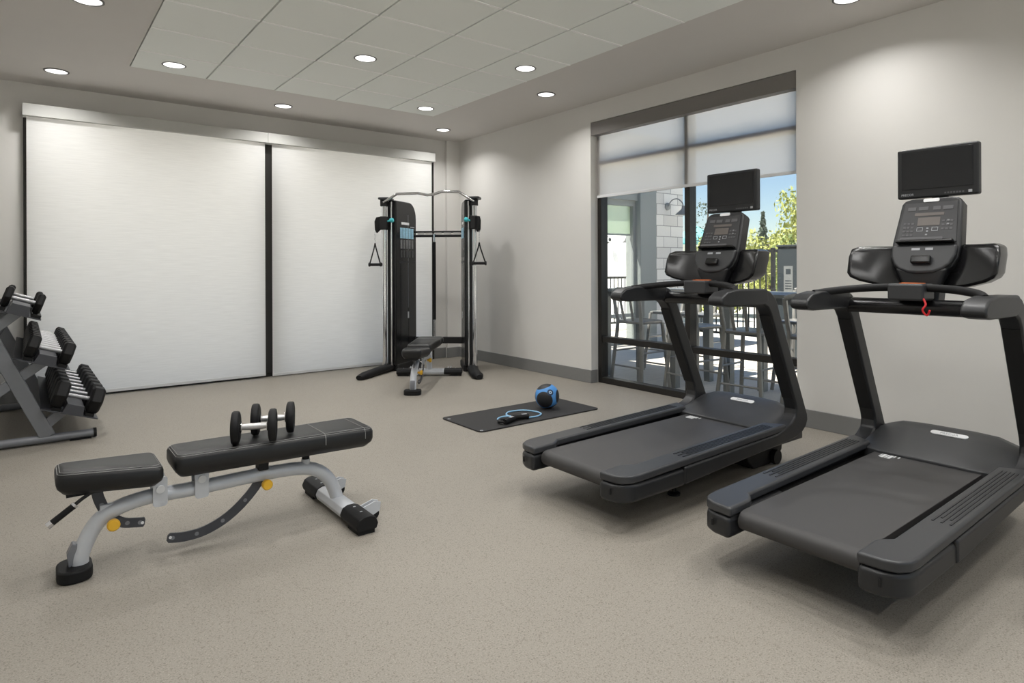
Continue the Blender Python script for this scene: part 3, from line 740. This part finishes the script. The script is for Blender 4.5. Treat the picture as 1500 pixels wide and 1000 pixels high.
# ------------------------------------------------------------------ round dumbbells on the bench
def make_round_dumbbell(loc, rz, label):
    t = thing('dumbbell', label, 'dumbbell', loc, rz, 'round dumbbells on the foreground bench')
    RX = Matrix.Rotation(R(90), 4, 'Y')
    MB().lathe([(0.0135, -0.065), (0.0135, -0.05), (0.0155, -0.02), (0.0155, 0.02), (0.0135, 0.05), (0.0135, 0.065)], 18, T=RX).build('handle', M['brushed'], t)
    for s in (1, -1):
        pr = [(0.0, 0.055), (0.024, 0.055), (0.024, 0.061), (0.062, 0.061), (0.072, 0.065), (0.075, 0.071), (0.075, 0.088), (0.071, 0.094), (0.060, 0.096), (0.056, 0.093), (0.034, 0.093), (0.030, 0.096), (0.0, 0.096)]
        pr = [(a, s * c) for a, c in pr]
        h = MB().lathe(pr, 36, T=RX).build('weight_head', M['rubber'], t)
        MB().cyl((s * 0.053, 0, 0), (s * 0.063, 0, 0), 0.021, 18).build('collar', M['chrome'], h)
    return t
d0 = make_round_dumbbell((0.82, 3.092, 0.5205), R(-20), 'round black dumbbell with chrome handle on the bench, the one nearer the seat')
dup(d0, (0.937, 3.205, 0.5195), R(-22), 'round black dumbbell with chrome handle on the bench, the one nearer the head end')

# ------------------------------------------------------------------ dumbbell rack
RYN, RYF = 5.72, 7.22
TIERS = [(-0.037, 0.978, 0.17), (0.110, 0.618, 0.19), (0.268, 0.245, 0.20)]     # tray centre x, z, half width
TILT = R(19)
rk = thing('dumbbell_rack', 'grey three tier dumbbell rack at the left edge of the room', 'dumbbell rack', (0.0, RYN, 0))
def rbar(name, a, c, y0, y1, w, mat='gunmetal'):
    a = Vector((a[0], 0, a[1])); c = Vector((c[0], 0, c[1])); d = (c - a).normalized(); n_ = Vector((-d.z, 0, d.x)) * w
    pts = [a + n_, c + n_, c - n_, a - n_]
    return MB().prism([(q.x, q.z) for q in pts], 'xz', y0 - RYN, y1 - RYN).build(name, M[mat], rk, bevel=0.006)
for yy in (RYN, RYF):
    ft = MB().tube([(-0.70, yy - RYN, 0.036), (0.385, yy - RYN, 0.036)], 0.030, 16, sx=1.2).build('base_foot', M['gunmetal'], rk)
    MB().tube([(0.383, yy - RYN, 0.036), (0.402, yy - RYN, 0.036)], 0.033, 16, sx=1.2).build('foot_cap', M['rubber'], ft)
    MB().box(0.24, 0.37, yy - RYN - 0.03, yy - RYN + 0.03, 0, 0.010).build('foot_pad', M['rubber'], ft)
    rbar('rack_leg', (.115, .05), (-.32, 1.06), yy - .03, yy + .03, .045)
    rbar('rack_arm', (.07, .11), (.215, .232), yy - .024, yy + .024, .034)
    rbar('rack_arm', (-.60, .06), (.10, .595), yy - .024, yy + .024, .034)
    rbar('rack_arm', (-.45, .60), (-.03, .965), yy - .024, yy + .024, .034)
    rbar('rack_brace', (-.62, .05), (-.14, .86), yy - .020, yy + .020, .030, 'darkgrey')
for (cx_, cz_) in ((-0.50, 0.09), (-0.26, 0.94), (-0.36, 0.42)):
    MB().box(cx_ - 0.03, cx_ + 0.03, 0.03, RYF - RYN - 0.03, cz_ - 0.03, cz_ + 0.03).build('cross_rail', M['darkgrey'], rk, bevel=0.005)
for (cx_, cz_, hw) in TIERS:
    Tt = Matrix.Translation((cx_, 0, cz_)) @ Matrix.Rotation(TILT, 4, 'Y')
    # tray: raised saddle section, two black cradle rails
    MB().prism([(-0.066, -0.045), (-0.052, 0.024), (0.052, 0.024), (0.066, -0.045)], 'xz', -0.10, RYF - RYN + 0.16, T=Tt).build('tray', M['darkgrey'], rk, bevel=0.003)
    MB().prism([(-hw * .95, -0.050), (-hw * .95, -0.042), (hw * .8, -0.042), (hw * .8, -0.050)], 'xz', -0.10, RYF - RYN + 0.16, T=Tt).build('tray_plate', M['darkgrey'], rk)
    for s in (1, -1):
        x0, x1 = sorted((s * 0.075, s * 0.13))
        MB().prism([(x0, -0.05), (x0, -0.0195), (x1, -0.0195), (x1, -0.05)], 'xz', -0.09, RYF - RYN + 0.15, T=Tt).build('cradle_rail', M['rubber'], rk)

def hex_dumbbell(Rh, Lh, label, group, x, y, z):
    t = thing('hex_dumbbell', label, 'dumbbell', (x, y, z), 0, group)
    t.rotation_euler = (0, TILT, 0)
    MB().cyl((-0.072, 0, 0), (0.072, 0, 0), 0.015, 16).build('handle', M['steel'], t)
    for s in (1, -1):
        xa, xb = s * 0.068, s * (0.068 + Lh)
        v = []; 
        for (xx, k) in ((xa, 0.80), (xa + s * 0.014, 1.0), (xb - s * 0.014, 1.0), (xb, 0.80)):
            v += [(xx, Rh * k * math.cos(R(60 * j)), Rh * k * math.sin(R(60 * j))) for j in range(6)]
        fs = [tuple(range(6)), tuple(range(18, 24))]
        for i in range(3): fs += [(i * 6 + j, i * 6 + (j + 1) % 6, (i + 1) * 6 + (j + 1) % 6, (i + 1) * 6 + j) for j in range(6)]
        MB()._add(v, fs).build('weight_head', M['rubber'], t, bevel=0.004, angle=25)
    return t
ORD = ['nearest', 'second', 'third', 'fourth', 'fifth', 'sixth', 'seventh', 'eighth', 'ninth', 'farthest']
def tier_spots(ti, ys_, Rs, Lh, name):
    cx_, cz_, hw = TIERS[ti]
    for k, (y, Rh) in enumerate(zip(ys_, Rs)):
        off = -0.018 + Rh * math.sqrt(3) / 2
        x = cx_ + math.sin(TILT) * off; z = cz_ + math.cos(TILT) * off
        w = ORD[k] if k < len(ys_) - 1 else 'farthest'
        lab = f'{w} hex dumbbell on the {name} tier of the rack'
        if k not in (0, len(ys_) - 1): lab = f'{w} hex dumbbell from the near end of the rack, {name} tier'
        hex_dumbbell(Rh, Lh, lab, f'hex dumbbells on the {name} rack tier', x, y, z)
tier_spots(0, [5.72, 6.55], [0.084, 0.080], 0.048, 'top')
tier_spots(1, [5.70 + 0.179 * k for k in range(10)], [0.089 - 0.0006 * k for k in range(10)], 0.072, 'middle')
tier_spots(2, [5.70 + 0.215 * k for k in range(8)], [0.106 - 0.001 * k for k in range(8)], 0.084, 'bottom')

# ------------------------------------------------------------------ cable machine
CM = (3.75, 6.673); CM_RZ = R(-42.5)
cm = thing('cable_machine', 'black twin tower cable machine with chrome columns in the far corner', 'cable machine', (CM[0], CM[1], 0), CM_RZ)
HW = 0.545
for s in (1, -1):
    MB().cyl((s * HW, 0, 0.05), (s * HW, 0, 2.06), 0.030, 20).build('column', M['chrome'], cm)
    MB().cyl((s * (HW - 0.075), 0.035, 0.06), (s * (HW - 0.075), 0.035, 2.04), 0.014, 14).build('guide_rod', M['chrome'], cm)
    MB().box(s * (HW - 0.045) - 0.012, s * (HW - 0.045) + 0.012, 0.02, 0.06, 0.06, 2.04).build('column_channel', M['blackm'], cm)
    # shrouded weight tower, splayed inwards toward the back
    Ts = Matrix.Translation((s * 0.47, 0.055, 0)) @ Matrix.Rotation(s * R(15), 4, 'Z')
    prof = [(0.0, 0.06), (0.50, 0.06), (0.50, 1.78)] + [(0.34 + 0.16 * math.cos(R(a)), 1.86 + 0.20 * math.sin(R(a))) for a in (0, 15, 30, 45, 60, 75, 90)] + [(0.0, 2.06)]
    x0, x1 = sorted((s * 0.055, s * -0.055))
    sh = MB().prism(prof, 'yz', x0, x1, T=Ts).build('weight_tower', M['gloss'], cm, bevel=0.018, segs=3)
    inn = -s * 0.0555
    def face(name, y0, y1, z0, z1, mat, par=sh, d=0.003):
        a, c = sorted((inn, inn - s * d))
        return MB().box(a, c, y0, y1, z0, z1, T=Ts).build(name, M[mat], par, bevel=0.0008)
    face('logo_panel', 0.13, 0.31, 1.775, 1.805, 'white')
    face('logo_panel', 0.34, 0.44, 1.748, 1.758, 'print')
    for k in range(5): face('exercise_placard', 0.10 + 0.066 * k, 0.155 + 0.066 * k, 1.605, 1.735, 'blue')
    for k in range(5):
        face('exercise_picture', 0.105 + 0.066 * k, 0.15 + 0.066 * k, 1.48, 1.59, 'picture')
        face('exercise_picture', 0.105 + 0.066 * k, 0.15 + 0.066 * k, 1.37, 1.46, 'panel')
    face('window_sill', 0.08, 0.46, 1.305, 1.33, 'black')
    face('weight_window', 0.11, 0.27, 0.30, 1.29, 'screen', d=0.002)
    face('weight_window', 0.30, 0.42, 0.30, 1.29, 'screen', d=0.002)
    face('cable_line', 0.285, 0.292, 0.75, 1.9, 'gunmetal')
    face('weight_pin', 0.27, 0.30, 0.62, 0.70, 'print', d=0.006)
    # cap, pulley carriage, knob
    MB().prism(rrect(-0.075, 0.075, -0.06, 0.14, 0.03), 'xy', 2.06, 2.085, T=Matrix.Translation((s * (HW - 0.01), 0, 0))).build('top_cap', M['black2'], cm, bevel=0.006)
    MB().box(s * HW - 0.04, s * HW + 0.04, -0.035, 0.035, 1.98, 2.06).build('top_bracket', M['blackm'], cm, bevel=0.006)
    car = MB().box(s * HW - 0.045, s * HW + 0.045, -0.05, 0.05, 1.70, 1.86).build('pulley_carriage', M['blackm'], cm, bevel=0.012, segs=3)
    xi = s * (HW - 0.045)
    kn = MB().lathe([(0.010, 0), (0.012, 0.03), (0.026, 0.035), (0.028, 0.065), (0.02, 0.075), (0, 0.075)], 16, T=Matrix.Translation((xi, -0.02, 1.80)) @ Matrix.Rotation(-s * R(75), 4, 'Y')).build('adjustment_knob', M['teal'], car)
    Tp = Matrix.Translation((s * HW, 0, 0)) @ Matrix.Rotation(R(0 if s < 0 else -50), 4, 'Z')
    MB().prism([(s * 0.02, 1.86), (s * 0.095, 1.85), (s * 0.115, 1.80), (s * 0.11, 1.70), (s * 0.09, 1.66), (s * 0.06, 1.69), (s * 0.02, 1.72)], 'xz', -0.022, 0.022, T=Tp).build('pulley_housing', M['rubber'], car, bevel=0.008)
    # splayed foot
    ftp = smooth_path([(s * 0.50, 0.12, 0.045), (s * 0.53, -0.06, 0.05), (s * 0.60, -0.30, 0.037), ((0.67, -0.47, 0.03) if s > 0 else (-0.655, -0.59, 0.03))], 6)
    MB().tube(ftp, [0.045] * (len(ftp) - 3) + [0.038, 0.034, 0.026], 14, sx=1.45).build('stabiliser_foot', M['rubber'], cm)
    MB().box(s * HW - 0.055, s * HW + 0.055, -0.06, 0.52, 0.0, 0.07).build('tower_base', M['blackm'], cm, bevel=0.015) if False else None
    MB().prism([(0.02, 0.0), (0.50, 0.0), (0.50, 0.08), (0.02, 0.08)], 'yz', -0.07, 0.07, T=Ts).build('tower_base', M['blackm'], cm, bevel=0.012)
bar = [(-HW, -0.03, 2.03), (-0.46, -0.06, 2.07), (-0.365, -0.09, 2.118), (-0.11, -0.09, 2.124), (0.0, -0.09, 2.10), (0.06, -0.09, 2.105), (0.175, -0.09, 2.14), (0.375, -0.09, 2.135), (0.46, -0.06, 2.08), (HW, -0.03, 2.03)]
MB().tube(bar, 0.016, 14).build('pull_up_bar', M['chrome'], cm)
MB().cyl((-0.34, 0.50, 1.700), (0.34, 0.50, 1.700), 0.013, 12).build('cross_bar', M['blackm'], cm)
MB().cyl((-0.34, 0.50, 1.648), (0.34, 0.50, 1.648), 0.016, 12).build('cross_bar', M['blackm'], cm)
sh = MB()
for x_ in (-0.22, -0.12, 0.0, 0.12, 0.24): sh.box(x_ - 0.045, x_ + 0.045, 0.485, 0.50, 1.662, 1.69)
sh.build('bar_hook', M['chrome'], cm)
MB().box(-0.36, 0.36, 0.48, 0.54, 0.285, 0.365).build('lower_cross_bar', M['blackm'], cm, bevel=0.006)

Rz = Matrix.Rotation(CM_RZ, 4, 'Z')
def cmw(x, y, z): return Vector((CM[0], CM[1], 0)) + Rz @ Vector((x, y, z))
def cable_handle(x, ztop, zgrip, label, hw_, rz):
    t = thing('cable_stirrup', label, 'cable handle', cmw(x, -0.01 if x < 0 else -0.09, zgrip), rz, 'stirrup handles on the cable machine')
    h = ztop - zgrip
    b = MB()
    for k in range(5):
        zc = h - 0.012 - 0.028 * k
        b.tube([(0.006 * math.cos(a) * (1 if k % 2 else 0), 0.006 * math.cos(a) * (0 if k % 2 else 1), zc + 0.016 * math.sin(a)) for a in [2 * math.pi * j / 10 for j in range(10)]], 0.0025, 6, closed=True)
    b.build('chain', M['chrome'], t)
    for s in (1, -1):
        MB().tube([(0, 0, h - 0.14), (s * 0.012, 0, h - 0.20), (s * hw_ * 0.9, 0, 0.02), (s * hw_, 0, 0)], 0.008, 8, sx=0.6).build('strap', M['blackm'], t)
        MB().cyl((s * hw_ * 0.92, 0, 0), (s * hw_ * 1.12, 0, 0), 0.024, 16).build('end_plug', M['blackm'], t)
    MB().cyl((-hw_ * 0.95, 0, 0), (hw_ * 0.95, 0, 0), 0.017, 14).build('grip', M['rubber'], t)
    return t
cable_handle(-0.655, 1.68, 1.285, 'black stirrup handle hanging from the left column of the cable machine', 0.068, CM_RZ)
cable_handle(0.615, 1.68, 1.295, 'black stirrup handle hanging from the right column of the cable machine', 0.075, CM_RZ)
t = thing('straight_bar', 'long bar with black grip and chrome ends hanging upright inside the cable machine', 'exercise bar', cmw(-0.045, 0.46, 0.37), CM_RZ)
MB().cyl((0, 0, 0.22), (0, 0, 1.20), 0.021, 14).build('grip_sleeve', M['rubber'], t)
MB().cyl((0, 0, 0.0), (0, 0, 0.22), 0.014, 14).build('bar_end', M['chrome'], t)
MB().cyl((0, 0, 1.20), (0, 0, 1.30), 0.014, 14).build('bar_end', M['chrome'], t)

# ------------------------------------------------------------------ mat, ball, band
t = thing('exercise_mat', 'flat black exercise mat on the floor under the blue ball', 'exercise mat', (3.29, 4.275, 0))
MB().prism(rrect(-0.62, 0.635, -0.292, 0.292, 0.04), 'xy', 0.0, 0.011).build('foam_sheet', M['mat'], t, bevel=0.003)
for yy in (0.205, -0.262):
    MB().lathe([(0.006, 0.010), (0.006, 0.0125), (0.013, 0.0125), (0.013, 0.010)], 16).build('grommet', M['print'], t).location = (-0.595, yy if yy > 0 else -0.27, 0)
b = MB(); bmesh.ops.create_uvsphere(b.bm, u_segments=40, v_segments=24, radius=0.107)
o = b.build('medicine_ball', M['ball'], angle=180); o.location = (3.565, 4.27, 0.1185)
tag(o, 'blue and black medicine ball resting on the exercise mat', 'medicine ball')
t = thing('resistance_band', 'pale blue tube resistance band with black handles lying on the mat', 'resistance band', (3.15, 4.15, 0.011))
ox, oy = 3.15, 4.15
loop = [(3.10, 4.14), (3.112, 4.22), (3.135, 4.29), (3.201, 4.345), (3.286, 4.342), (3.351, 4.302), (3.388, 4.208), (3.374, 4.121), (3.30, 4.075), (3.234, 4.079), (3.175, 4.085)]
MB().tube(smooth_path([(a - ox, c - oy, 0.007) for a, c in loop], 5), 0.0065, 8).build('tube', M['band'], t)
loop = [(3.125, 4.12), (3.123, 4.165), (3.105, 4.216), (3.048, 4.232), (2.98, 4.195), (2.945, 4.12)]
MB().tube(smooth_path([(a - ox, c - oy, 0.009) for a, c in loop], 5), 0.0065, 8).build('tube', M['band'], t)
for (a, c, rz, hw_) in ((2.995, 4.055, R(20), 0.068), (3.135, 4.085, R(-12), 0.064)):
    hd = MB().cyl((-hw_, 0, 0.024), (hw_, 0, 0.024), 0.020, 14).build('handle', M['rubber'], t)
    hd.location = (a - ox, c - oy, 0); hd.rotation_euler = (0, 0, rz)
    MB().tube(smooth_path([(-hw_, 0, 0.024), (-hw_ * .8, 0.06, 0.018), (0, 0.095, 0.014), (hw_ * .8, 0.06, 0.018), (hw_, 0, 0.024)], 5), 0.009, 8, sx=1.6).build('strap', M['blackm'], hd)
    MB().box(0.005, 0.05, -0.012, 0.012, 0.0435, 0.0445).build('tag', M['print'], hd)

# ------------------------------------------------------------------ patio beyond the window
PZ = -0.12
struct(MB().box(XR + T_W, 10.4, -6, 14, PZ - 0.1, PZ).build('patio_floor', M['patio']))
struct(MB().box(-40, 90, -40, 110, PZ - 0.4, PZ - 0.12).build('ground', M['grass']))
struct(MB().box(-9, XR + T_W, YB + T_W, 20, PZ - 0.1, PZ).build('bounce_floor', M['concrete']))  # unseen pale paving, added to bounce sunlight onto the back shades
struct(MB().box(-4, XR + T_W, YB + T_W, YB + 3.4, 3.02, 3.2).build('sun_block_roof', M['stucco']))  # unseen overhang, added to keep direct sun off the back shades
# neighbouring wing: block wall, grey column, glazed opening
b = MB(); b.box(8.93, 9.76, 7.64, 7.94, PZ, 3.6); struct(b.build('wall_patio', M['block']))
struct(MB().box(8.50, 8.93, 7.58, 7.94, PZ, 3.6).build('column_patio', M['column'], bevel=0.01))
struct(MB().box(XR + T_W, 8.50, 7.64, 7.94, 2.42, 3.6).build('wall_patio_head', M['column']))
struct(MB().box(XR + T_W, 6.7, 7.64, 7.94, PZ, 2.42).build('wall_patio_side', M['column']))
w3 = struct(thing('window_3', None, None, (6.7, 7.7, PZ)))
for (x0, x1, z0, z1) in ((0, 0.06, 0, 2.54), (1.74, 1.80, 0, 2.54), (0.06, 1.74, 0, 0.08), (0.06, 1.74, 2.44, 2.54), (0.06, 1.74, 0.48, 0.54)):
    MB().box(x0, x1, 0, 0.08, z0, z1).build('frame_bar', M['column'], w3)
for (z0, z1) in ((0.08, 0.48), (0.54, 2.44)):
    MB().box(0.06, 1.74, 0.03, 0.036, z0, z1).build('glass_pane', M['glass'], w3)
t = thing('roller_shade', 'pale green roller shade in the glazed opening across the patio', 'window shade', (7.6, 7.80, 0))
MB().sheet(-0.85, 0.87, 0, 0, 1.83, 2.40).build('shade_fabric', M['shade_g'], t)
MB().box(-0.85, 0.87, -0.01, 0.012, 1.80, 1.83).build('hem_bar', M['column'], t)
struct(MB().box(13.0, 13.2, 11.0, 16.5, PZ, 3.6).build('wall_reflection', M['stucco']))  # built white wall standing in for one mirrored in the wing's glass
def barn_light(label, loc, k, mat):
    t = thing('wall_light', label, 'wall light', loc, 0, 'gooseneck barn lights on the patio walls')
    MB().lathe([(0.07, 0), (0.07, 0.02), (0.03, 0.03), (0, 0.03)], 20, T=Matrix.Rotation(R(90), 4, 'X')).build('wall_plate', M[mat], t)
    MB().tube(smooth_path([(0, -0.03, 0), (0.0, -0.10, 0.10), (0.04, -0.20, 0.13), (0.08, -0.28, 0.06), (0.09, -0.30, -0.02)], 5), 0.011, 8).build('arm', M[mat], t)
    MB().lathe([(0.028, 0.0), (0.032, -0.05), (0.05, -0.075), (0.14, -0.155), (0.145, -0.17), (0.13, -0.165), (0.04, -0.08), (0.0, -0.07)], 24, T=Matrix.Translation((0.09, -0.30, -0.0))).build('shade', M[mat], t)
    t.scale = (k, k, k)
    return t
barn_light('grey gooseneck wall light on the white block wall beyond the window', (9.30, 7.64, 2.36), 1.0, 'greysteel')
barn_light('left of the two small dark wall lights standing in for a reflection in the glass', (13.0, 12.75, 2.02), 0.7, 'iron').rotation_euler = (0, 0, R(-90))  # both small lights stand in for ones mirrored in the glass
barn_light('right of the two small dark wall lights standing in for a reflection in the glass', (13.0, 12.0, 2.02), 0.7, 'iron').rotation_euler = (0, 0, R(-90))

# fence along the far side of the patio
def iron_fence(name, label, x0, y0, x1, y1, top):
    L_ = math.hypot(x1 - x0, y1 - y0)
    t = thing(name, label, 'fence', (x0, y0, PZ), math.atan2(y1 - y0, x1 - x0))
    MB().box(0, L_, -0.02, 0.02, top - 0.05, top).build('top_rail', M['iron'], t)
    MB().box(0, L_, -0.015, 0.015, 0.10, 0.14).build('bottom_rail', M['iron'], t)
    n = int(L_ / 1.6)
    for k in range(n + 1):
        MB().box(k * L_ / n - 0.03, k * L_ / n + 0.03, -0.03, 0.03, 0, top + 0.03).build('post', M['iron'], t)
    b = MB(); m_ = int(L_ / 0.115)
    for k in range(1, m_): b.box(k * L_ / m_ - 0.009, k * L_ / m_ + 0.009, -0.009, 0.009, 0.13, top - 0.04)
    b.build('picket_infill', M['iron'], t)
iron_fence('iron_fence', 'black iron picket fence along the far edge of the patio', 10.2, 1.0, 10.2, 9.4, 1.66)
iron_fence('iron_fence', 'black iron railing standing in for a reflection in the glazed opening', 7.2, 9.9, 12.9, 9.9, 1.15)  # added behind the pane in place of a mirrored railing

# slate cabinet with a notice
t = thing('utility_cabinet', 'tall slate grey cabinet with a pale notice, by the patio fence', 'cabinet', (8.0, 4.05, PZ))
MB().box(0, 0.6, 0, 0.62, 0.04, 1.63).build('cabinet_body', M['cabinet'], t, bevel=0.01)
MB().box(-0.02, 0.62, -0.01, 0.63, 1.63, 1.655).build('lid', M['cabinet'], t, bevel=0.004)
nt_ = MB().box(-0.004, 0.0, 0.40, 0.53, 1.02, 1.37).build('notice', M['greysteel'], t)
b = MB(); b.box(-0.0055, -0.004, 0.43, 0.50, 1.26, 1.33)
for k in range(4): b.box(-0.0055, -0.004, 0.42, 0.51, 1.06 + 0.035 * k, 1.072 + 0.035 * k)
b.build('notice_print', M['cabinet'], nt_)

# tables
def bar_table(label, loc, w, d):
    t = thing('bar_table', label, 'table', loc, 0, 'bar tables on the patio')
    MB().box(-w / 2, w / 2, -d / 2, d / 2, 1.06, 1.095).build('tabletop', M['greysteel'], t, bevel=0.004)
    for sx_ in (1, -1):
        for sy_ in (1, -1):
            cx_, cy_ = sx_ * (w / 2 - 0.06), sy_ * (d / 2 - 0.06)
            MB().box(cx_ - 0.04, cx_ + 0.04, cy_ - 0.04, cy_ + 0.04, 0, 1.06).build('leg', M['greysteel'], t)
    MB().box(-w / 2 + 0.1, w / 2 - 0.1, -d / 2 + 0.03, d / 2 - 0.03, 0.99, 1.06).build('apron', M['greysteel'], t)
bar_table('grey bar height table just outside the window behind the near treadmill handrail', (6.0, 3.28, PZ), 0.75, 1.3)
bar_table('grey bar height table outside the window, left of the window mullion', (6.05, 5.15, PZ), 0.75, 1.2)

def make_stool(label, loc, rz):
    t = thing('bar_stool', label, 'bar stool', loc, rz, 'grey metal bar stools on the patio')
    st = MB(); ring = rrect(-0.20, 0.20, -0.20, 0.20, 0.07, 5); v = []
    for (ins, z_) in ((0.01, 0.735), (0.0, 0.750), (0.0, 0.762), (0.02, 0.770)):
        v += [(a * (1 - ins * 4), c * (1 - ins * 4), z_) for a, c in ring]
    n = len(ring); v += [(0, 0, 0.755)]
    fs = [tuple(range(n - 1, -1, -1))] + [(i * n + j, i * n + (j + 1) % n, (i + 1) * n + (j + 1) % n, (i + 1) * n + j) for i in range(3) for j in range(n)]
    fs += [(3 * n + j, 3 * n + (j + 1) % n, 4 * n) for j in range(n)]
    st._add(v, fs); st.build('seat', M['stoolm'], t, angle=60)
    for sx_ in (1, -1):
        for sy_ in (1, -1):
            back = sx_ < 0
            pts = [(sx_ * 0.235, sy_ * 0.235, 0), (sx_ * 0.20, sy_ * 0.20, 0.42), (sx_ * 0.175, sy_ * 0.175, 0.74)]
            if back: pts += [(-0.20, sy_ * 0.185, 0.90), (-0.235, sy_ * 0.19, 1.09)]
            MB().tube(smooth_path(pts, 4), 0.018, 8, sx=1.25).build('leg', M['stoolm'], t)
    for (z_, h) in ((0.26, 0.213), (0.42, 0.199)):
        for (a, c) in (((h, h), (h, -h)), ((-h, h), (-h, -h))) if z_ < 0.3 else (((h, h), (-h, h)), ((h, -h), (-h, -h))):
            MB().cyl((a[0], a[1], z_), (c[0], c[1], z_), 0.010, 8).build('foot_rail', M['stoolm'], t)
    bk = MB().tube(smooth_path([(-0.235, -0.19, 1.09), (-0.27, -0.10, 1.115), (-0.285, 0, 1.12), (-0.27, 0.10, 1.115), (-0.235, 0.19, 1.09)], 4), 0.024, 8, sx=0.5).build('back_rail', M['stoolm'], t)
    for yy in (-0.08, 0.08):
        MB().tube([(-0.18, yy * 0.8, 0.76), (-0.27, yy, 1.11)], 0.010, 8, sx=1.8).build('back_slat', M['stoolm'], t)
    return t
STOOLS = [(5.38, 3.42, 4, 'nearest grey bar stool, just outside the window between the treadmill uprights'),
          (5.42, 4.08, -6, 'grey bar stool just outside the window, right beside the mullion'),
          (5.40, 2.78, 8, 'grey bar stool outside the window at its right edge'),
          (5.42, 4.85, 0, 'grey bar stool outside the left pane, showing beneath the treadmill handrail'),
          (6.72, 4.98, 180, 'grey bar stool on the far side of the left patio table'),
          (6.68, 2.90, 176, 'grey bar stool on the far side of the right patio table, nearer the cabinet'),
          (6.70, 3.62, 184, 'grey bar stool on the far side of the right patio table, farther from the cabinet'),
          (6.75, 5.52, 180, 'grey bar stool on the far side of the left patio table, nearer the block wall')]
st0 = None
for (x, y, a, lab) in STOOLS:
    if st0 is None: st0 = make_stool(lab, (x, y, PZ), R(180 + a) if False else R(a)); st0.rotation_euler = (0, 0, R(a))
    else: dup(st0, (x, y, PZ), R(a), lab)

# umbrella
t = thing('patio_umbrella', 'pale teal patio umbrella beyond the fence, beside the window mullion', 'umbrella', (26.0, 19.6, PZ))
MB().cyl((0, 0, 0), (0, 0, 3.45), 0.03, 10).build('pole', M['white'], t)
b = MB(); n = 8
v = [(0, 0, 3.42)] + [(1.15 * math.cos(R(45 * k)), 1.15 * math.sin(R(45 * k)), 2.72) for k in range(n)] + [(1.15 * math.cos(R(45 * k)), 1.15 * math.sin(R(45 * k)), 2.5) for k in range(n)] + [(0, 0, 3.39)]
fs = [(0, 1 + k, 1 + (k + 1) % n) for k in range(n)] + [(1 + k, 9 + k, 9 + (k + 1) % n, 1 + (k + 1) % n) for k in range(n)]
b._add(v, fs); b.build('canopy', M['canvas'], t)

# trees beyond the fence
def tree(name, label, loc, h, rad, leafmat, nleaf, conifer=False, base=0.25, size=0.12, lobes=7, seed=1):
    rnd = random.Random(seed)
    t = thing(name, label, 'tree', loc, 0, 'trees beyond the patio fence')
    MB().tube(smooth_path([(0, 0, 0), (rad * .04, 0, h * .3), (-rad * .03, rad * .03, h * .6), (0, 0, h * .9)], 4), [0.03 * h * (1 - k / 14) for k in range(13)], 8).build('trunk', M['bark'], t)
    b = MB(); cs = []
    for k in range(lobes):
        z_ = h * (base + (0.93 - base) * (k + 0.5) / lobes)
        fr = math.sqrt(max(0.05, 1 - ((z_ / h - 0.42) / 0.56) ** 2))
        a = k * 2.4 + rnd.uniform(-0.5, 0.5); d = rad * rnd.uniform(0.35, 0.75) * fr
        cs.append((d * math.cos(a), d * math.sin(a), z_, rad * rnd.uniform(0.28, 0.48)))
    for k in range(nleaf):
        if conifer:
            f_ = rnd.random() ** 1.6; a = rnd.uniform(0, 6.28); rr = rad * (1 - f_) * rnd.uniform(0.3, 1.0) * (0.75 + 0.25 * math.sin(f_ * 60))
            q = Vector((rr * math.cos(a), rr * math.sin(a), h * (0.12 + 0.88 * f_)))
        else:
            cx_, cy_, cz_, r_ = cs[k % lobes]
            u = Vector((rnd.gauss(0, 1), rnd.gauss(0, 1), rnd.gauss(0, 1))).normalized() * r_ * rnd.uniform(0.35, 1.25)
            q = Vector((cx_, cy_, cz_)) + u
        if q.z < 0.15: q.z = 0.15 + rnd.random() * 0.2
        e = Euler((rnd.uniform(0, 6.28), rnd.uniform(0, 6.28), rnd.uniform(0, 6.28))).to_matrix()
        s_ = size * rnd.uniform(0.5, 1.2)
        v = [q + e @ Vector(w) * s_ for w in ((-1, 0, 0), (0, -0.45, 0.1), (1, 0, 0), (0, 0.45, 0.1))]
        b._add([tuple(w) for w in v], [(0, 1, 2, 3)])
    b.build('foliage', leafmat, t, angle=180)
    return t
tree('leafy_tree', 'tall yellow green tree at the right edge of the window', (17.5, 9.15, PZ - .12), 3.9, 1.1, M['leaf1'], 6500, seed=3, size=0.075, lobes=22, base=0.12)
tree('leafy_bush', 'yellow green bushy tree just right of the treadmill screen', (16.2, 11.3, PZ - .12), 2.5, 1.0, M['leaf1'], 4200, seed=5, size=0.075, lobes=16, base=0.12)
tree('conifer_tree', 'small dark conifer rising between the yellow green trees', (27, 16.5, PZ - .12), 4.0, 0.8, M['leaf3'], 3000, True, seed=8, size=0.12)
tree('sparse_tree', 'thin grey green tree behind the treadmill screen', (21.0, 15.2, PZ - .12), 4.3, 0.9, M['leaf3'], 600, seed=11, size=0.07, lobes=12)
tree('leafy_bush', 'low bushy tree left of the treadmill screen, beside the umbrella', (17.5, 14.6, PZ - .12), 2.0, 1.1, M['leaf2'], 3200, seed=13, size=0.08, lobes=14, base=0.12)
tree('leafy_bush', 'pale green bush between the two bright trees', (21.5, 12.9, PZ - .12), 2.7, 1.2, M['leaf1'], 3400, seed=17, size=0.09, lobes=16, base=0.12)
tree('leafy_bush', 'dense green bush behind the slate cabinet', (14.2, 7.6, PZ - .12), 2.3, 0.9, M['leaf2'], 3400, seed=19, size=0.075, lobes=14, base=0.12)
